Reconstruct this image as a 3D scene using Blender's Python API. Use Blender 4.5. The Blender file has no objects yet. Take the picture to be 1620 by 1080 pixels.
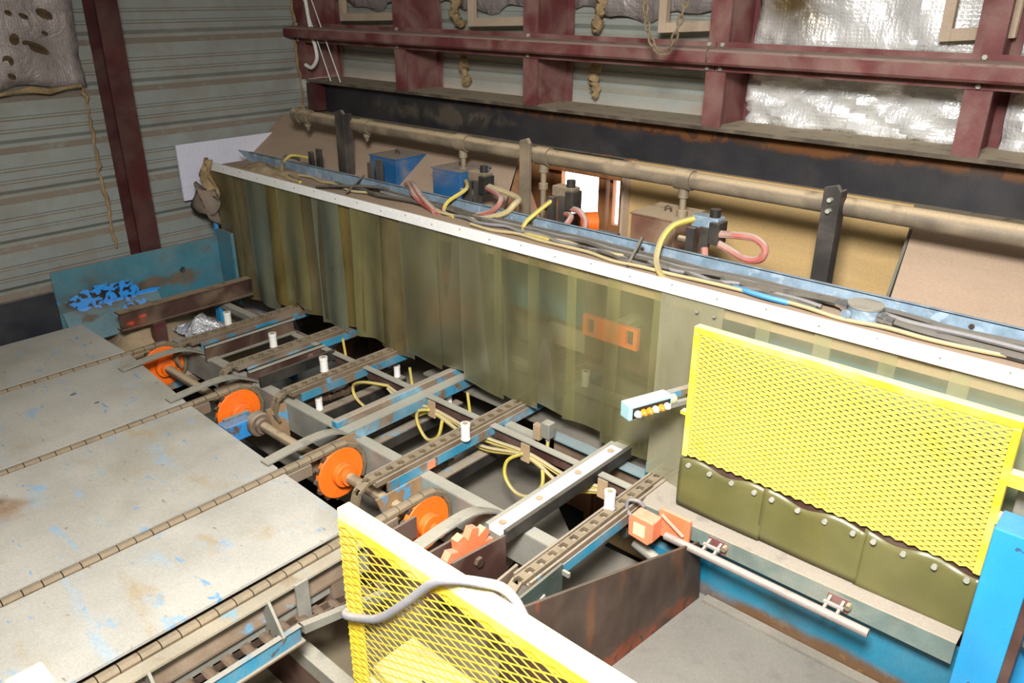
import bpy, bmesh, math, random
from mathutils import Vector, Matrix
random.seed(7)
U = 1.95          # metres per scene unit (camera height above the conveyor deck)
ZF = 0.33         # the shop floor lies this far below the deck, in scene units
C = bpy.context.scene.collection
sc = bpy.context.scene
R = math.radians

# ------------------------------------------------------------------ helpers
def w(p): return Vector((p[0]*U, p[1]*U, (p[2]+ZF)*U))
WL = {}           # world location of every object built

class MB:
    def __init__(s): s.v = []; s.f = []
    def add(s, vs, fs):
        b = len(s.v); s.v += [tuple(p) for p in vs]; s.f += [tuple(b+i for i in f) for f in fs]; return s
    def box(s, x0, x1, y0, y1, z0, z1):
        return s.add([(x0,y0,z0),(x1,y0,z0),(x1,y1,z0),(x0,y1,z0),(x0,y0,z1),(x1,y0,z1),(x1,y1,z1),(x0,y1,z1)],
            [(0,3,2,1),(4,5,6,7),(0,1,5,4),(1,2,6,5),(2,3,7,6),(3,0,4,7)])
    def prism(s, poly, vec):
        n = len(poly); vec = Vector(vec)
        return s.add([Vector(p) for p in poly]+[Vector(p)+vec for p in poly],
            [tuple(range(n))[::-1], tuple(range(n,2*n))]+[(i,(i+1)%n,n+(i+1)%n,n+i) for i in range(n)])
    def beam(s, p0, p1, wd, ht, up=(0,0,1)):
        p0 = Vector(p0); p1 = Vector(p1); d = (p1-p0).normalized()
        a = d.cross(Vector(up)).normalized()*wd/2; b = a.cross(d).normalized()*ht/2
        return s.prism([p0-a-b, p0+a-b, p0+a+b, p0-a+b], p1-p0)
    def tube(s, path, r, n=8, cap=True):
        P = [Vector(p) for p in path]; rings = []
        t0 = (P[1]-P[0]).normalized(); ref = Vector((0,0,1)) if abs(t0.z) < .9 else Vector((1,0,0))
        a = t0.cross(ref).normalized()
        for i, p in enumerate(P):
            t = (P[min(i+1,len(P)-1)]-P[max(i-1,0)]).normalized()
            a = (a - t*a.dot(t)).normalized(); b = t.cross(a)
            rr = r[i] if isinstance(r, (list,tuple)) else r
            rings.append([p + (a*math.cos(2*math.pi*k/n)+b*math.sin(2*math.pi*k/n))*rr for k in range(n)])
        vs = [q for g in rings for q in g]; fs = []
        for i in range(len(P)-1):
            for k in range(n): fs.append((i*n+k, i*n+(k+1)%n, (i+1)*n+(k+1)%n, (i+1)*n+k))
        if cap: fs += [tuple(range(n))[::-1], tuple((len(P)-1)*n+k for k in range(n))]
        return s.add(vs, fs)
    def cyl(s, p0, p1, r, n=16): return s.tube([p0, p1], r, n)
    def grid(s, fn, nu, nv):
        vs = [fn(i/nu, j/nv) for j in range(nv+1) for i in range(nu+1)]
        return s.add(vs, [(j*(nu+1)+i, j*(nu+1)+i+1, (j+1)*(nu+1)+i+1, (j+1)*(nu+1)+i) for j in range(nv) for i in range(nu)])
    def bolt(s, p, d, r=.006, h=.004, n=6):
        p = Vector(p); return s.cyl(p, p+Vector(d)*h, r, n)
    def build(s, name, m, parent=None, label=None, cat=None, group=None, kind=None, bevel=0, smooth=False, solid=0, raw=False, rim=True):
        me = bpy.data.meshes.new(name)
        V = [Vector(p) if raw else w(p) for p in s.v]
        lo = Vector((min(p.x for p in V), min(p.y for p in V), min(p.z for p in V)))
        hi = Vector((max(p.x for p in V), max(p.y for p in V), max(p.z for p in V)))
        org = Vector(((lo.x+hi.x)/2, (lo.y+hi.y)/2, lo.z))
        if raw: org = Vector((0,0,0))
        me.from_pydata([p-org for p in V], [], s.f); me.update()
        bm = bmesh.new(); bm.from_mesh(me)
        bmesh.ops.recalc_face_normals(bm, faces=bm.faces[:]); bm.to_mesh(me); bm.free()
        if m: me.materials.append(m)
        if smooth:
            me.shade_smooth(); me.set_sharp_from_angle(angle=R(42))
        o = bpy.data.objects.new(name, me); C.objects.link(o)
        if solid:
            q = o.modifiers.new('thickness','SOLIDIFY'); q.thickness = solid*U; q.offset = 0; q.use_rim = rim
        if bevel:
            q = o.modifiers.new('bevel','BEVEL'); q.width = bevel*U; q.segments = 2; q.limit_method = 'ANGLE'; q.angle_limit = R(50)
        if parent: o.parent = parent; o.location = org - WL[parent.name]
        else: o.location = org
        WL[o.name] = org
        tag(o, label, cat, group, kind)
        return o

def tag(o, label=None, cat=None, group=None, kind=None):
    if label: o['label'] = label
    if cat: o['category'] = cat
    if group: o['group'] = group
    if kind: o['kind'] = kind
    return o
def thing(name, base, label, cat, group=None):
    o = bpy.data.objects.new(name, None); o.empty_display_size = .1; C.objects.link(o)
    o.location = w(base); WL[o.name] = w(base)
    return tag(o, label, cat, group)
def put(proto_mesh, name, parent, p, rot=None, first=None):
    """a part sharing mesh data with the first of its kind"""
    o = first.copy() if first else bpy.data.objects.new(name, proto_mesh)
    C.objects.link(o); o.parent = parent; o.location = w(p) - WL[parent.name]
    if rot: o.rotation_euler = rot
    return o
def smooth_path(pts, n=6):
    P = [Vector(p) for p in pts]; out = []
    for i in range(len(P)-1):
        p0 = P[max(i-1,0)]; p1 = P[i]; p2 = P[i+1]; p3 = P[min(i+2,len(P)-1)]
        for k in range(n):
            t = k/n
            out.append(.5*((2*p1)+(p2-p0)*t+(2*p0-5*p1+4*p2-p3)*t*t+(3*p1-p0-3*p2+p3)*t*t*t))
    out.append(P[-1]); return out

# ------------------------------------------------------------------ materials
def lin(c):
    return tuple((x/12.92 if x <= .04045 else ((x+.055)/1.055)**2.4) for x in c)
def hexc(h): h = h.lstrip('#'); return lin(tuple(int(h[i:i+2],16)/255 for i in (0,2,4)))
DUST = hexc('#a59a88')
def mat(name, col, rough=.6, metal=0, dust=0., dcol=DUST, var=.18, nscale=6, spots=(), blobs=(), fine=.09, dv=.45, bump=0, bscale=60, spec=.4, wave=None):
    """paint or metal with uneven tone, worn patches and settled sawdust on surfaces that face up"""
    m = bpy.data.materials.new(name); m.use_nodes = True
    nt = m.node_tree; N = nt.nodes; L = nt.links; N.clear()
    out = N.new('ShaderNodeOutputMaterial'); b = N.new('ShaderNodeBsdfPrincipled'); L.new(b.outputs[0], out.inputs[0])
    b.inputs['Roughness'].default_value = rough; b.inputs['Metallic'].default_value = metal
    b.inputs['Specular IOR Level'].default_value = spec
    geo = N.new('ShaderNodeNewGeometry'); pos = geo.outputs['Position']
    if isinstance(col, str): col = hexc(col)
    def noise(scale, detail=5, dist=0, stretch=None):
        n = N.new('ShaderNodeTexNoise'); n.inputs['Scale'].default_value = scale; n.inputs['Detail'].default_value = detail
        n.inputs['Distortion'].default_value = dist
        if stretch:
            mp = N.new('ShaderNodeMapping'); mp.inputs['Scale'].default_value = stretch; L.new(pos, mp.inputs[0]); L.new(mp.outputs[0], n.inputs[0])
        else: L.new(pos, n.inputs[0])
        return n.outputs[0]
    def ramp(src, lo, hi):
        r = N.new('ShaderNodeMapRange'); r.interpolation_type = 'SMOOTHSTEP'
        if lo > hi:
            lo, hi = hi, lo; r.inputs[3].default_value = 1; r.inputs[4].default_value = 0
        r.inputs[1].default_value = lo; r.inputs[2].default_value = hi; L.new(src, r.inputs[0]); return r.outputs[0]
    def mix(fac, a, c):
        x = N.new('ShaderNodeMix'); x.data_type = 'RGBA'
        if hasattr(fac,'links'): L.new(fac, x.inputs[0])
        else: x.inputs[0].default_value = fac
        for i, q in ((6,a),(7,c)):
            if hasattr(q,'links'): L.new(q, x.inputs[i])
            else: x.inputs[i].default_value = (*q,1)
        return x.outputs[2]
    def math_(op, a, c):
        x = N.new('ShaderNodeMath'); x.operation = op; x.use_clamp = True
        for i, q in enumerate((a,c)):
            if hasattr(q,'links'): L.new(q, x.inputs[i])
            else: x.inputs[i].default_value = q
        return x.outputs[0]
    n1 = noise(nscale)
    if wave:
        n1 = noise(wave[0], 6, .6, wave[1])
    base = mix(ramp(n1,.3,.7), tuple(c*(1-var) for c in col), tuple(min(1,c*(1+var)) for c in col))
    for sp in spots:
        c2, scale, lo, hi = sp[:4]; stretch = sp[4] if len(sp) > 4 else None
        base = mix(ramp(noise(scale, 6, .4, stretch), lo, hi), base, hexc(c2) if isinstance(c2,str) else c2)
    for bc, rad, bcol, amt, bsc, *more in blobs:      # a stain with a place and ragged edge of its own
        vm = N.new('ShaderNodeVectorMath'); vm.operation = 'SUBTRACT'; L.new(pos, vm.inputs[0]); vm.inputs[1].default_value = w(bc)
        vd = N.new('ShaderNodeVectorMath'); vd.operation = 'DIVIDE'; L.new(vm.outputs[0], vd.inputs[0]); vd.inputs[1].default_value = [r*U for r in rad]
        vl = N.new('ShaderNodeVectorMath'); vl.operation = 'LENGTH'; L.new(vd.outputs[0], vl.inputs[0])
        ma = N.new('ShaderNodeMath'); ma.operation = 'MULTIPLY_ADD'; L.new(noise(bsc, 6, .5), ma.inputs[0]); ma.inputs[1].default_value = amt*2; ma.inputs[2].default_value = -amt
        sm = N.new('ShaderNodeMath'); sm.operation = 'ADD'; L.new(vl.outputs[1], sm.inputs[0]); L.new(ma.outputs[0], sm.inputs[1])
        cc = hexc(bcol)
        if more: cc = mix(ramp(noise(more[1], 5, 1.2), .52, .58), cc, hexc(more[0]))
        base = mix(ramp(sm.outputs[0], 1.0, more[2] if len(more) > 2 else .78), base, cc)
    if dust > 0:
        sx = N.new('ShaderNodeSeparateXYZ'); L.new(geo.outputs['Normal'], sx.inputs[0])
        up = ramp(sx.outputs[2], .25, .8)
        f = math_('MULTIPLY', up, math_('ADD', ramp(noise(14,6),.25,.6), .45))
        f = math_('MULTIPLY', f, min(1,dust))
        g = math_('MULTIPLY', ramp(noise(5,6,.5),.35,.75), dust*dv)
        base = mix(math_('MAXIMUM', f, g), base, dcol)
        rr = N.new('ShaderNodeMapRange'); L.new(math_('MAXIMUM', f, g), rr.inputs[0]); rr.inputs[3].default_value = rough; rr.inputs[4].default_value = .95
        L.new(rr.outputs[0], b.inputs['Roughness'])
        if metal:
            rm = N.new('ShaderNodeMapRange'); L.new(math_('MAXIMUM', f, g), rm.inputs[0]); rm.inputs[3].default_value = metal; rm.inputs[4].default_value = 0
            L.new(rm.outputs[0], b.inputs['Metallic'])
    if fine:
        fn = N.new('ShaderNodeMapRange'); L.new(noise(130, 6), fn.inputs[0]); fn.inputs[1].default_value = .3; fn.inputs[2].default_value = .7
        fn.inputs[3].default_value = 1-fine; fn.inputs[4].default_value = 1+fine
        hs = N.new('ShaderNodeHueSaturation'); L.new(base, hs.inputs['Color']); L.new(fn.outputs[0], hs.inputs['Value']); base = hs.outputs[0]
    L.new(base, b.inputs['Base Color'])
    if bump:
        bp = N.new('ShaderNodeBump'); bp.inputs['Strength'].default_value = bump; bp.inputs['Distance'].default_value = .01
        L.new(noise(bscale, 5), bp.inputs['Height']); L.new(bp.outputs[0], b.inputs['Normal'])
    return m

def foil_mat(name, col, rough=.28, scale=9, strength=.9, dirt=None, blobs=()):
    m = mat(name, col, rough, .32, var=.1, spots=dirt or (), blobs=blobs)
    nt = m.node_tree; N = nt.nodes; L = nt.links; b = N['Principled BSDF']
    geo = N.new('ShaderNodeNewGeometry')
    n = N.new('ShaderNodeTexNoise'); n.inputs['Scale'].default_value = scale; n.inputs['Detail'].default_value = 7; n.inputs['Distortion'].default_value = 1.2
    ck = N.new('ShaderNodeTexVoronoi'); ck.inputs['Scale'].default_value = 55; ck.distance = 'CHEBYCHEV'; ck.inputs['Randomness'].default_value = .15
    L.new(geo.outputs['Position'], n.inputs[0]); L.new(geo.outputs['Position'], ck.inputs[0])
    ad = N.new('ShaderNodeMath'); ad.operation = 'MULTIPLY_ADD'; L.new(ck.outputs[0], ad.inputs[0]); ad.inputs[1].default_value = .12; L.new(n.outputs[0], ad.inputs[2])
    bp = N.new('ShaderNodeBump'); bp.inputs['Strength'].default_value = strength; bp.inputs['Distance'].default_value = .05
    L.new(ad.outputs[0], bp.inputs['Height']); L.new(bp.outputs[0], b.inputs['Normal'])
    return m

def pvc(name, tint, body, clear, dirt_scale=5, contrast=.25):
    """flexible door strip: lets light through, scatters some, shines a little, hazed by dust"""
    m = bpy.data.materials.new(name); m.use_nodes = True
    nt = m.node_tree; N = nt.nodes; L = nt.links; N.clear()
    out = N.new('ShaderNodeOutputMaterial')
    tr = N.new('ShaderNodeBsdfTransparent'); tr.inputs[0].default_value = (*hexc(tint),1)
    df = N.new('ShaderNodeBsdfDiffuse'); tl = N.new('ShaderNodeBsdfTranslucent')
    geo = N.new('ShaderNodeNewGeometry'); mp = N.new('ShaderNodeMapping'); mp.inputs['Scale'].default_value = (1,1,.35)
    n = N.new('ShaderNodeTexNoise'); n.inputs['Scale'].default_value = dirt_scale; n.inputs['Detail'].default_value = 6; n.inputs['Distortion'].default_value = .6
    L.new(geo.outputs['Position'], mp.inputs[0]); L.new(mp.outputs[0], n.inputs[0])
    x = N.new('ShaderNodeMix'); x.data_type = 'RGBA'; L.new(n.outputs[0], x.inputs[0])
    bc = hexc(body); x.inputs[6].default_value = (*[c*.75 for c in bc],1); x.inputs[7].default_value = (*[min(1,c*1.25) for c in bc],1)
    L.new(x.outputs[2], df.inputs[0]); L.new(x.outputs[2], tl.inputs[0])
    m1 = N.new('ShaderNodeMixShader'); m1.inputs[0].default_value = .35; L.new(df.outputs[0], m1.inputs[1]); L.new(tl.outputs[0], m1.inputs[2])
    mr = N.new('ShaderNodeMapRange'); mr.inputs[1].default_value = .3; mr.inputs[2].default_value = .7
    mr.inputs[3].default_value = max(0,clear-contrast); mr.inputs[4].default_value = min(1,clear+contrast); L.new(n.outputs[0], mr.inputs[0])
    m2 = N.new('ShaderNodeMixShader'); L.new(mr.outputs[0], m2.inputs[0]); L.new(m1.outputs[0], m2.inputs[1]); L.new(tr.outputs[0], m2.inputs[2])
    gl = N.new('ShaderNodeBsdfGlossy'); gl.inputs['Roughness'].default_value = .3
    fr = N.new('ShaderNodeFresnel'); fr.inputs[0].default_value = 1.35
    m3 = N.new('ShaderNodeMixShader'); L.new(fr.outputs[0], m3.inputs[0]); L.new(m2.outputs[0], m3.inputs[1]); L.new(gl.outputs[0], m3.inputs[2])
    L.new(m3.outputs[0], out.inputs[0])
    return m

M = {}
M['sheet'] = mat('grey_wall_sheet', '#979d98', .55, .1, dust=.9, dcol=hexc('#83705c'), var=.06, nscale=3, spots=[('#8f8270',2.2,.66,.82,(1,.2,1))])
M['sheet_back'] = mat('pale_wall_sheet', '#a3aaa4', .5, .1, dust=.8, dcol=hexc('#9c9280'), var=.06, nscale=3, spots=[('#a09684',2.5,.62,.8,(.3,1,1))])
M['red'] = mat('red_oxide_steel', '#6a3535', .6, 0, dust=.95, dcol=hexc('#927d72'), dv=.62, var=.15, nscale=5, spots=[('#5c2626',3.,.52,.75)])
M['red_dark'] = mat('dark_red_oxide_steel', '#471d1d', .5, 0, dust=.25, var=.2)
M['black_steel'] = mat('black_mill_steel', '#2b2a2e', .55, .1, dust=.9, dcol=hexc('#8c8069'), dv=.07, var=.2, nscale=4, spots=[('#38363a',1.6,.5,.7)],
    blobs=[((-.95,2.005,.652),(1.1,.05,.034),'#6a4220',.6,7,'#4a3020',6,.5),((-2.1,2.005,.60),(.5,.05,.05),'#5a5146',1.2,6,'#3a3632',5,.1)])
M['dark_beam'] = mat('dark_blue_grey_steel', '#23262e', .55, .1, dust=.5, dv=.1, var=.2, spots=[('#2f2a26',3,.6,.78)])
M['deck'] = mat('worn_deck_steel', '#b0ada4', .6, .05, dust=.2, dcol=hexc('#c0b7a6'), var=.10, nscale=3.2, bump=.08, fine=.1,
    spots=[('#9c988c',2.2,.5,.75),('#98b4c6',2.6,.60,.76,(.8,2.2,1)),('#86abc6',8,.60,.72,(.7,1.6,1)),('#5f97c0',15,.66,.72,(.7,1.6,1)),('#a8987c',4.,.6,.75,(1,2,1)),('#6b6459',22,.67,.76,(.7,1.6,1)),('#3a352f',40,.74,.78)],
    blobs=[((-1.735,.35,0),(.075,.06,.1),'#96795a',.9,6,'#8a6748',9,.1),((-1.77,.33,0),(.04,.04,.1),'#6a5038',.9,9,'#7d6246',12,.1),((-2.17,.652,0),(.006,.009,.05),'#15120f',.15,30),((-2.075,.675,0),(.005,.008,.05),'#15120f',.15,30)])
M['deck_rust'] = mat('rust_stained_deck_steel', '#8d7355', .7, .05, var=.2, spots=[('#a39c8b',4,.45,.6)])
M['chain'] = mat('dusty_chain_steel', '#76664f', .65, .2, dust=.5, dcol=hexc('#a0927c'), var=.2, nscale=12)
M['chain_dark'] = mat('oily_chain_steel', '#4a3a30', .55, .3, dust=.45, dcol=hexc('#8f7c66'), var=.3, nscale=16)
M['orange'] = mat('orange_paint', '#f2701a', .42, 0, dust=.12, var=.08, spots=[('#c9520c',6,.6,.8)])
M['orange_dusty'] = mat('faded_orange_paint', '#e2754a', .5, 0, dust=.5, dcol=hexc('#cdb79f'), var=.1)
M['blue'] = mat('worn_blue_paint', '#2f7f9e', .5, 0, dust=.85, var=.18, spots=[('#6d5a48',7,.50,.60),('#3f9fc6',5,.6,.7),('#3b322b',16,.64,.7)])
M['blue_bright'] = mat('bright_blue_paint', '#258abf', .42, 0, dust=.12, var=.1, nscale=2.5, fine=.05, spots=[('#2b7396',2,.5,.8),('#33506e',19,.66,.70),('#3d3f5e',34,.72,.75)])
M['teal'] = mat('teal_panel_paint', '#1a6f8a', .5, 0, dust=.2, var=.12, nscale=3, spots=[('#2a5560',2.2,.6,.8)], blobs=[((-.35,1.3,-.185),(.42,.1,.045),'#5e4630',.5,5,'#6e5134',7,.35)])
M['teal_burnt'] = mat('scorched_teal_paint', '#3d7180', .55, 0, dust=.3, var=.15, nscale=3, spots=[('#5a7a80',2.6,.5,.7),('#5a5346',4.4,.6,.75)],
    blobs=[((-2.69,.94,.06),(.2,.17,.060),'#4a4638',.6,5,'#3a3026',6,.3),((-2.69,1.2,.06),(.2,.2,.035),'#66594a',.9,6,'#4e5a58',7,.4),((-2.69,.97,.06),(.2,.15,.040),'#2a211c',.7,9,'#3a2a20',12,.5),
     ((-2.69,.975,.064),(.2,.118,.036),'#2a90e4',.9,11,'#1f1a18',17,.92),((-2.64,.925,.012),(.06,.05,.016),'#3a2b20',.8,9,'#1f1714',10,.6),
     ((-2.65,1.06,.012),(.06,.045,.03),'#2a8ee0',.8,12,'#2a211c',16,.9),((-2.70,1.12,.042),(.1,.05,.007),'#2a8ee0',.6,12),((-2.70,1.255,.085),(.1,.014,.017),'#1f2426',.6,25,'#32423f',25,.5)])
M['blue_raw'] = mat('fresh_blue_paint', '#2a86c8', .45, 0, dust=.5, var=.1, spots=[('#5a4a3c',9,.55,.62)])
M['green_rust'] = mat('grey_green_paint', '#62706a', .6, 0, dust=.8, dcol=hexc('#b5a791'), var=.2, spots=[('#7d5a44',4.5,.6,.7)])
M['greensteel'] = mat('dark_green_steel', '#3f4a44', .55, .1, dust=.4, var=.2, spots=[('#2f6d92',10,.62,.7),('#5e4434',7,.6,.72)])
M['brown'] = mat('brown_oxide_steel', '#4a302a', .55, .1, dust=.4, var=.25, nscale=5)
M['rust'] = mat('rusty_plate_steel', '#43332a', .6, .15, dust=.2, var=.25, nscale=4, wave=(3,(1,2.2,.5)), spots=[('#6a4226',3.2,.56,.75,(1,2.5,.6)),('#8e3f22',6,.68,.78)], blobs=[((-.64,1.05,-.18),(.1,.25,.045),'#7a3a20',.9,7,'#4a3024',8,.3)])
M['scorched'] = mat('scorched_brown_steel', '#45302a', .5, .2, dust=.8, dcol=hexc('#a08c70'), var=.35, nscale=4, spots=[('#231d1b',2.6,.55,.7)],
    blobs=[((-2.5,.985,.022),(.05,.05,.018),'#8a3a28',.6,9,'#6a3024',10,.2),((-2.5,.965,.02),(.05,.018,.010),'#cc4a2c',.8,14,'#a8402a',16,.3),((-2.5,1.005,.035),(.05,.016,.008),'#cc4a2c',.8,14,'#a8402a',16,.3)])
M['grey_steel'] = mat('grey_dusty_steel', '#7b7a72', .6, .1, dust=.75, dcol=hexc('#aaa392'), var=.15, spots=[('#6f8e94',5,.6,.72)])
M['pale_steel'] = mat('pale_worn_steel', '#a8a89c', .5, .2, dust=.4, var=.12)
M['dirty'] = mat('dusty_brown_steel', '#6d5a48', .7, .05, dust=.7, var=.25, spots=[('#3c8fb5',8,.6,.68)])
M['mount'] = mat('rusty_mount_steel', '#8a6c4a', .7, 0, dust=.4, var=.2, spots=[('#3f93bd',9,.55,.62),('#4a3a2e',6,.6,.72)])
M['galv'] = mat('galvanised_steel', '#8ca3b5', .5, .35, dust=.35, var=.2, nscale=14, spots=[('#a9bccb',18,.56,.66)])
M['white'] = mat('white_plastic', '#e9e8e4', .45, 0, dust=.12, var=.03, spots=[('#c9c2b4',40,.72,.76)])
M['white_board'] = mat('white_melamine', '#dcdcea', .5, 0, var=.02)
M['roller'] = mat('white_roller_plastic', '#e6e3dc', .4, 0, dust=.25, var=.04)
M['uhmw'] = mat('white_wear_strip', '#dedfe0', .3, 0, dust=.1, var=.04)
M['rubber'] = mat('black_rubber', '#1c1b1b', .5, 0, dust=.25, var=.2)
M['yellow'] = mat('yellow_paint', '#ecd02c', .5, 0, dust=.9, dcol=hexc('#c9b9a4'), var=.05, fine=.06)
M['yellow_mesh'] = mat('yellow_mesh_paint', '#cdb22c', .5, 0, dust=.25, dcol=hexc('#d6c87c'), var=.05)
M['yellow_pale'] = mat('pale_or_overlit_yellow', '#f0e3a0', .55, 0, dust=.3, dcol=hexc('#d9cfae'), var=.04)  # pale parts, and the overexposed look of the near guard tube and post cap
M['yellow_cable'] = mat('yellow_cable_jacket', '#cdb84a', .55, 0, dust=.9, dv=.6, dcol=hexc('#a89a7c'), var=.12)
M['cream_cable'] = mat('dusty_cream_cable_jacket', '#b9a876', .6, 0, dust=.8, dcol=hexc('#aa9e86'), var=.12)
M['grey_cable'] = mat('grey_cable_jacket', '#77777c', .5, 0, dust=.5, var=.12)
M['black_cable'] = mat('black_cable_jacket', '#242424', .5, 0, dust=.55, var=.2)
M['pink_hose'] = mat('dusty_red_hose', '#a2524a', .6, 0, dust=.95, dv=.8, dcol=hexc('#ab998b'), var=.2, nscale=14)
M['blue_hose'] = mat('blue_air_line', '#3d8fc4', .5, 0, dust=.3)
M['wood_dust'] = mat('dusty_plywood', '#a58c74', .8, 0, dust=.35, dcol=hexc('#ab9886'), var=.08, nscale=2.5, wave=(3,(.5,2.5,2.5)))
M['ply'] = mat('plywood', '#b99a68', .7, 0, dust=.2, var=.10, wave=(3.4,(.35,2.5,2.2)), spots=[('#94744a',4,.66,.8,(.4,1,2))])
M['plank'] = mat('brown_planks', '#8a5a34', .7, 0, dust=.2, var=.28, wave=(5,(3,3,.35)))
M['frame_wood'] = mat('bare_softwood_frame', '#b5a089', .7, 0, dust=.3, var=.1, wave=(6,(.5,.5,.5)))
M['blue_box'] = mat('blue_box_paint', '#235b8c', .45, 0, dust=.95, dcol=hexc('#9c8c7a'), var=.12)
M['brown_box'] = mat('brown_box_paint', '#6e4c3c', .55, 0, dust=.95, dcol=hexc('#b4a083'), var=.18)
M['tube'] = mat('grey_tube_paint', '#857a74', .5, .1, dust=.9, dcol=hexc('#a89c93'), var=.12)
M['pipe'] = mat('dusty_pipe_steel', '#6f6455', .55, .2, dust=.95, dcol=hexc('#b49f80'), var=.2)
M['flatbar'] = mat('dark_flat_bar', '#3a3634', .5, .2, dust=.5, var=.2)
M['floor'] = mat('dirty_concrete', '#7a6e56', .75, 0, dust=.1, var=.25, nscale=1.6, spots=[('#2f2a22',2.4,.58,.75)])
M['platform'] = mat('dusty_grey_platform', '#67645e', .75, 0, dust=.3, dcol=hexc('#8a8478'), var=.15, nscale=2, spots=[('#79766c',3,.5,.8),('#4a4a4e',2,.56,.8)])
M['pan'] = mat('dusty_pan_steel', '#7b766c', .7, .1, dust=.35, dcol=hexc('#837a6c'), var=.2, nscale=3, spots=[('#3c3a40',3.,.6,.78)])
M['pit'] = mat('unlit_void_black', '#0e0d0c', .9, 0, var=.3)  # near-black colour stands in for darkness in the voids under the rails
M['flap'] = mat('olive_rubber_flap', '#605d36', .3, 0, dust=.1, var=.14, nscale=3, fine=.04, spots=[('#7d6c26',2.4,.5,.8)])
M['sawdust'] = mat('settled_sawdust', '#a08b6e', .95, 0, var=.12, nscale=9, bump=.6, bscale=30)
M['insul'] = mat('torn_glass_wool', '#9c8460', .95, 0, var=.25, nscale=14, bump=.8, bscale=40)
M['hole'] = mat('brown_hole_wool', '#5a4833', .95, 0, var=.3, bump=.6, bscale=40)
M['rag'] = mat('grey_dusty_rag', '#7d7062', .9, 0, var=.2, bump=.5, bscale=25)
M['foil'] = foil_mat('crumpled_foil', '#e2e1de', .34, 5, .55, [('#b8ab90',2.0,.6,.8)], [((-.95,2.1,.97),(.17,.3,.15),'#6e5c3c',.5,5,'#a3926e',6,.0)])
M['foil_dusty'] = foil_mat('dusty_foil', '#a59b98', .5, 7, .5, [('#6a5c50',3,.58,.75)])
M['chrome'] = mat('bright_connector_metal', '#d5d5d5', .2, .9, var=.05)
M['lens'] = mat('amber_button_lens', '#e08a2a', .2, 0, var=.05, spec=.8)
M['lens_clear'] = mat('clear_button_lens', '#d8d2c8', .15, 0, var=.05, spec=.8)
M['ctrl'] = mat('pale_blue_box_paint', '#9cc3c8', .45, 0, dust=.75, dcol=hexc('#d3cfc4'), var=.1, spots=[('#4c5c5e',20,.66,.72)])
M['plastic_bag'] = foil_mat('clear_plastic_scrap', '#d9dade', .2, 14, .9)
M['tag'] = mat('tan_cable_tag', '#a68c6a', .7, 0, dust=.4, var=.1)
M['angle_paint'] = mat('chipped_angle_paint', '#9a917d', .6, 0, dust=.35, var=.15, spots=[('#5f9db8',6,.56,.66,(1,1.8,1)),('#7a6248',8,.6,.7)])
M['sillblue'] = mat('blue_grey_sill_paint', '#6f8d96', .55, 0, dust=.35, var=.15)
M['ledge'] = mat('dusty_ledge_steel', '#4a4036', .7, 0, dust=1., dcol=hexc('#a0937c'), var=.2)
M['table'] = mat('dusty_table_steel', '#7d7468', .7, 0, dust=.9, dcol=hexc('#a59a8c'), var=.15)
M['neutral'] = mat('plain_wall', '#c4c4c0', .8, 0, var=.05)
M['glow'] = None
M['pvc_a'] = pvc('amber_pvc', '#efe6c0', '#b5a05c', .60)
M['pvc_b'] = pvc('olive_pvc', '#f0eed6', '#c2b980', .68, contrast=.15)
M['pvc_e'] = pvc('brown_pvc', '#efe6cc', '#a3946a', .56)
M['pvc_f'] = pvc('grey_pvc', '#eef0e6', '#aaae92', .62, contrast=.15)
M['pvc_c'] = pvc('clear_olive_pvc', '#fafaf0', '#e2dba0', .875, contrast=.06)
M['pvc_d'] = pvc('clear_pvc', '#fbfbf4', '#e8e4c0', .865, contrast=.06)
M['pvc_g'] = pvc('hazed_pvc', '#efeede', '#cfcab0', .74, contrast=.1)

# ------------------------------------------------------------------ the building
def ribbed(zs, face, out, axis, a0, a1, thick=.004):
    """profiled cladding: closed strip extruded along its length; face/out = inner plane and recess plane"""
    s = MB(); P = [(x, a0, z) if axis == 'y' else (a0, x, z) for x, z in zs]
    Q = [(x, a1, z) if axis == 'y' else (a1, x, z) for x, z in zs]
    n = len(P); s.add(P+Q, [(i, i+1, n+i+1, n+i) for i in range(n-1)])
    return s
def profile(base, top, z0, face, sgn):
    """list of (offset, z) going down from top; ribs every .155, tiny stiffeners between"""
    pts = [(face, top)]; k = int((top-z0)/.155)+1
    zz = z0 + k*.155
    d = .016*sgn; e = .004*sgn
    while zz > base-.2:
        for off, dz in ((0,.026),(d,.012),(d,0),(0,-.018),(0,-.060),(e,-.064),(e,-.070),(0,-.074),(0,-.097),(e,-.101),(e,-.107),(0,-.111)):
            z = zz+dz
            if base < z < top: pts.append((face+off, z))
        zz -= .155
    pts.append((face, base)); return pts
ribbed(profile(-ZF-.4, 1.6, .693, -2.9, -1), -2.9, 0, 'y', -1.5, 2.16).build('wall_left', M['sheet'], kind='structure', solid=.002)
ribbed(profile(.60, 1.6, .725, 2.14, 1), 2.14, 0, 'x', -2.93, 2.0).build('wall_back', M['sheet_back'], kind='structure', solid=.002)
MB().box(2.0,2.03,-1.5,2.2,-ZF,1.6).build('wall_right', M['neutral'], kind='structure')
MB().box(-2.93,2.03,-1.53,-1.5,-ZF,1.6).build('wall_front', M['neutral'], kind='structure')
MB().box(-2.93,2.03,-1.53,2.2,1.6,1.63).build('ceiling', M['neutral'], kind='structure')
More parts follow.
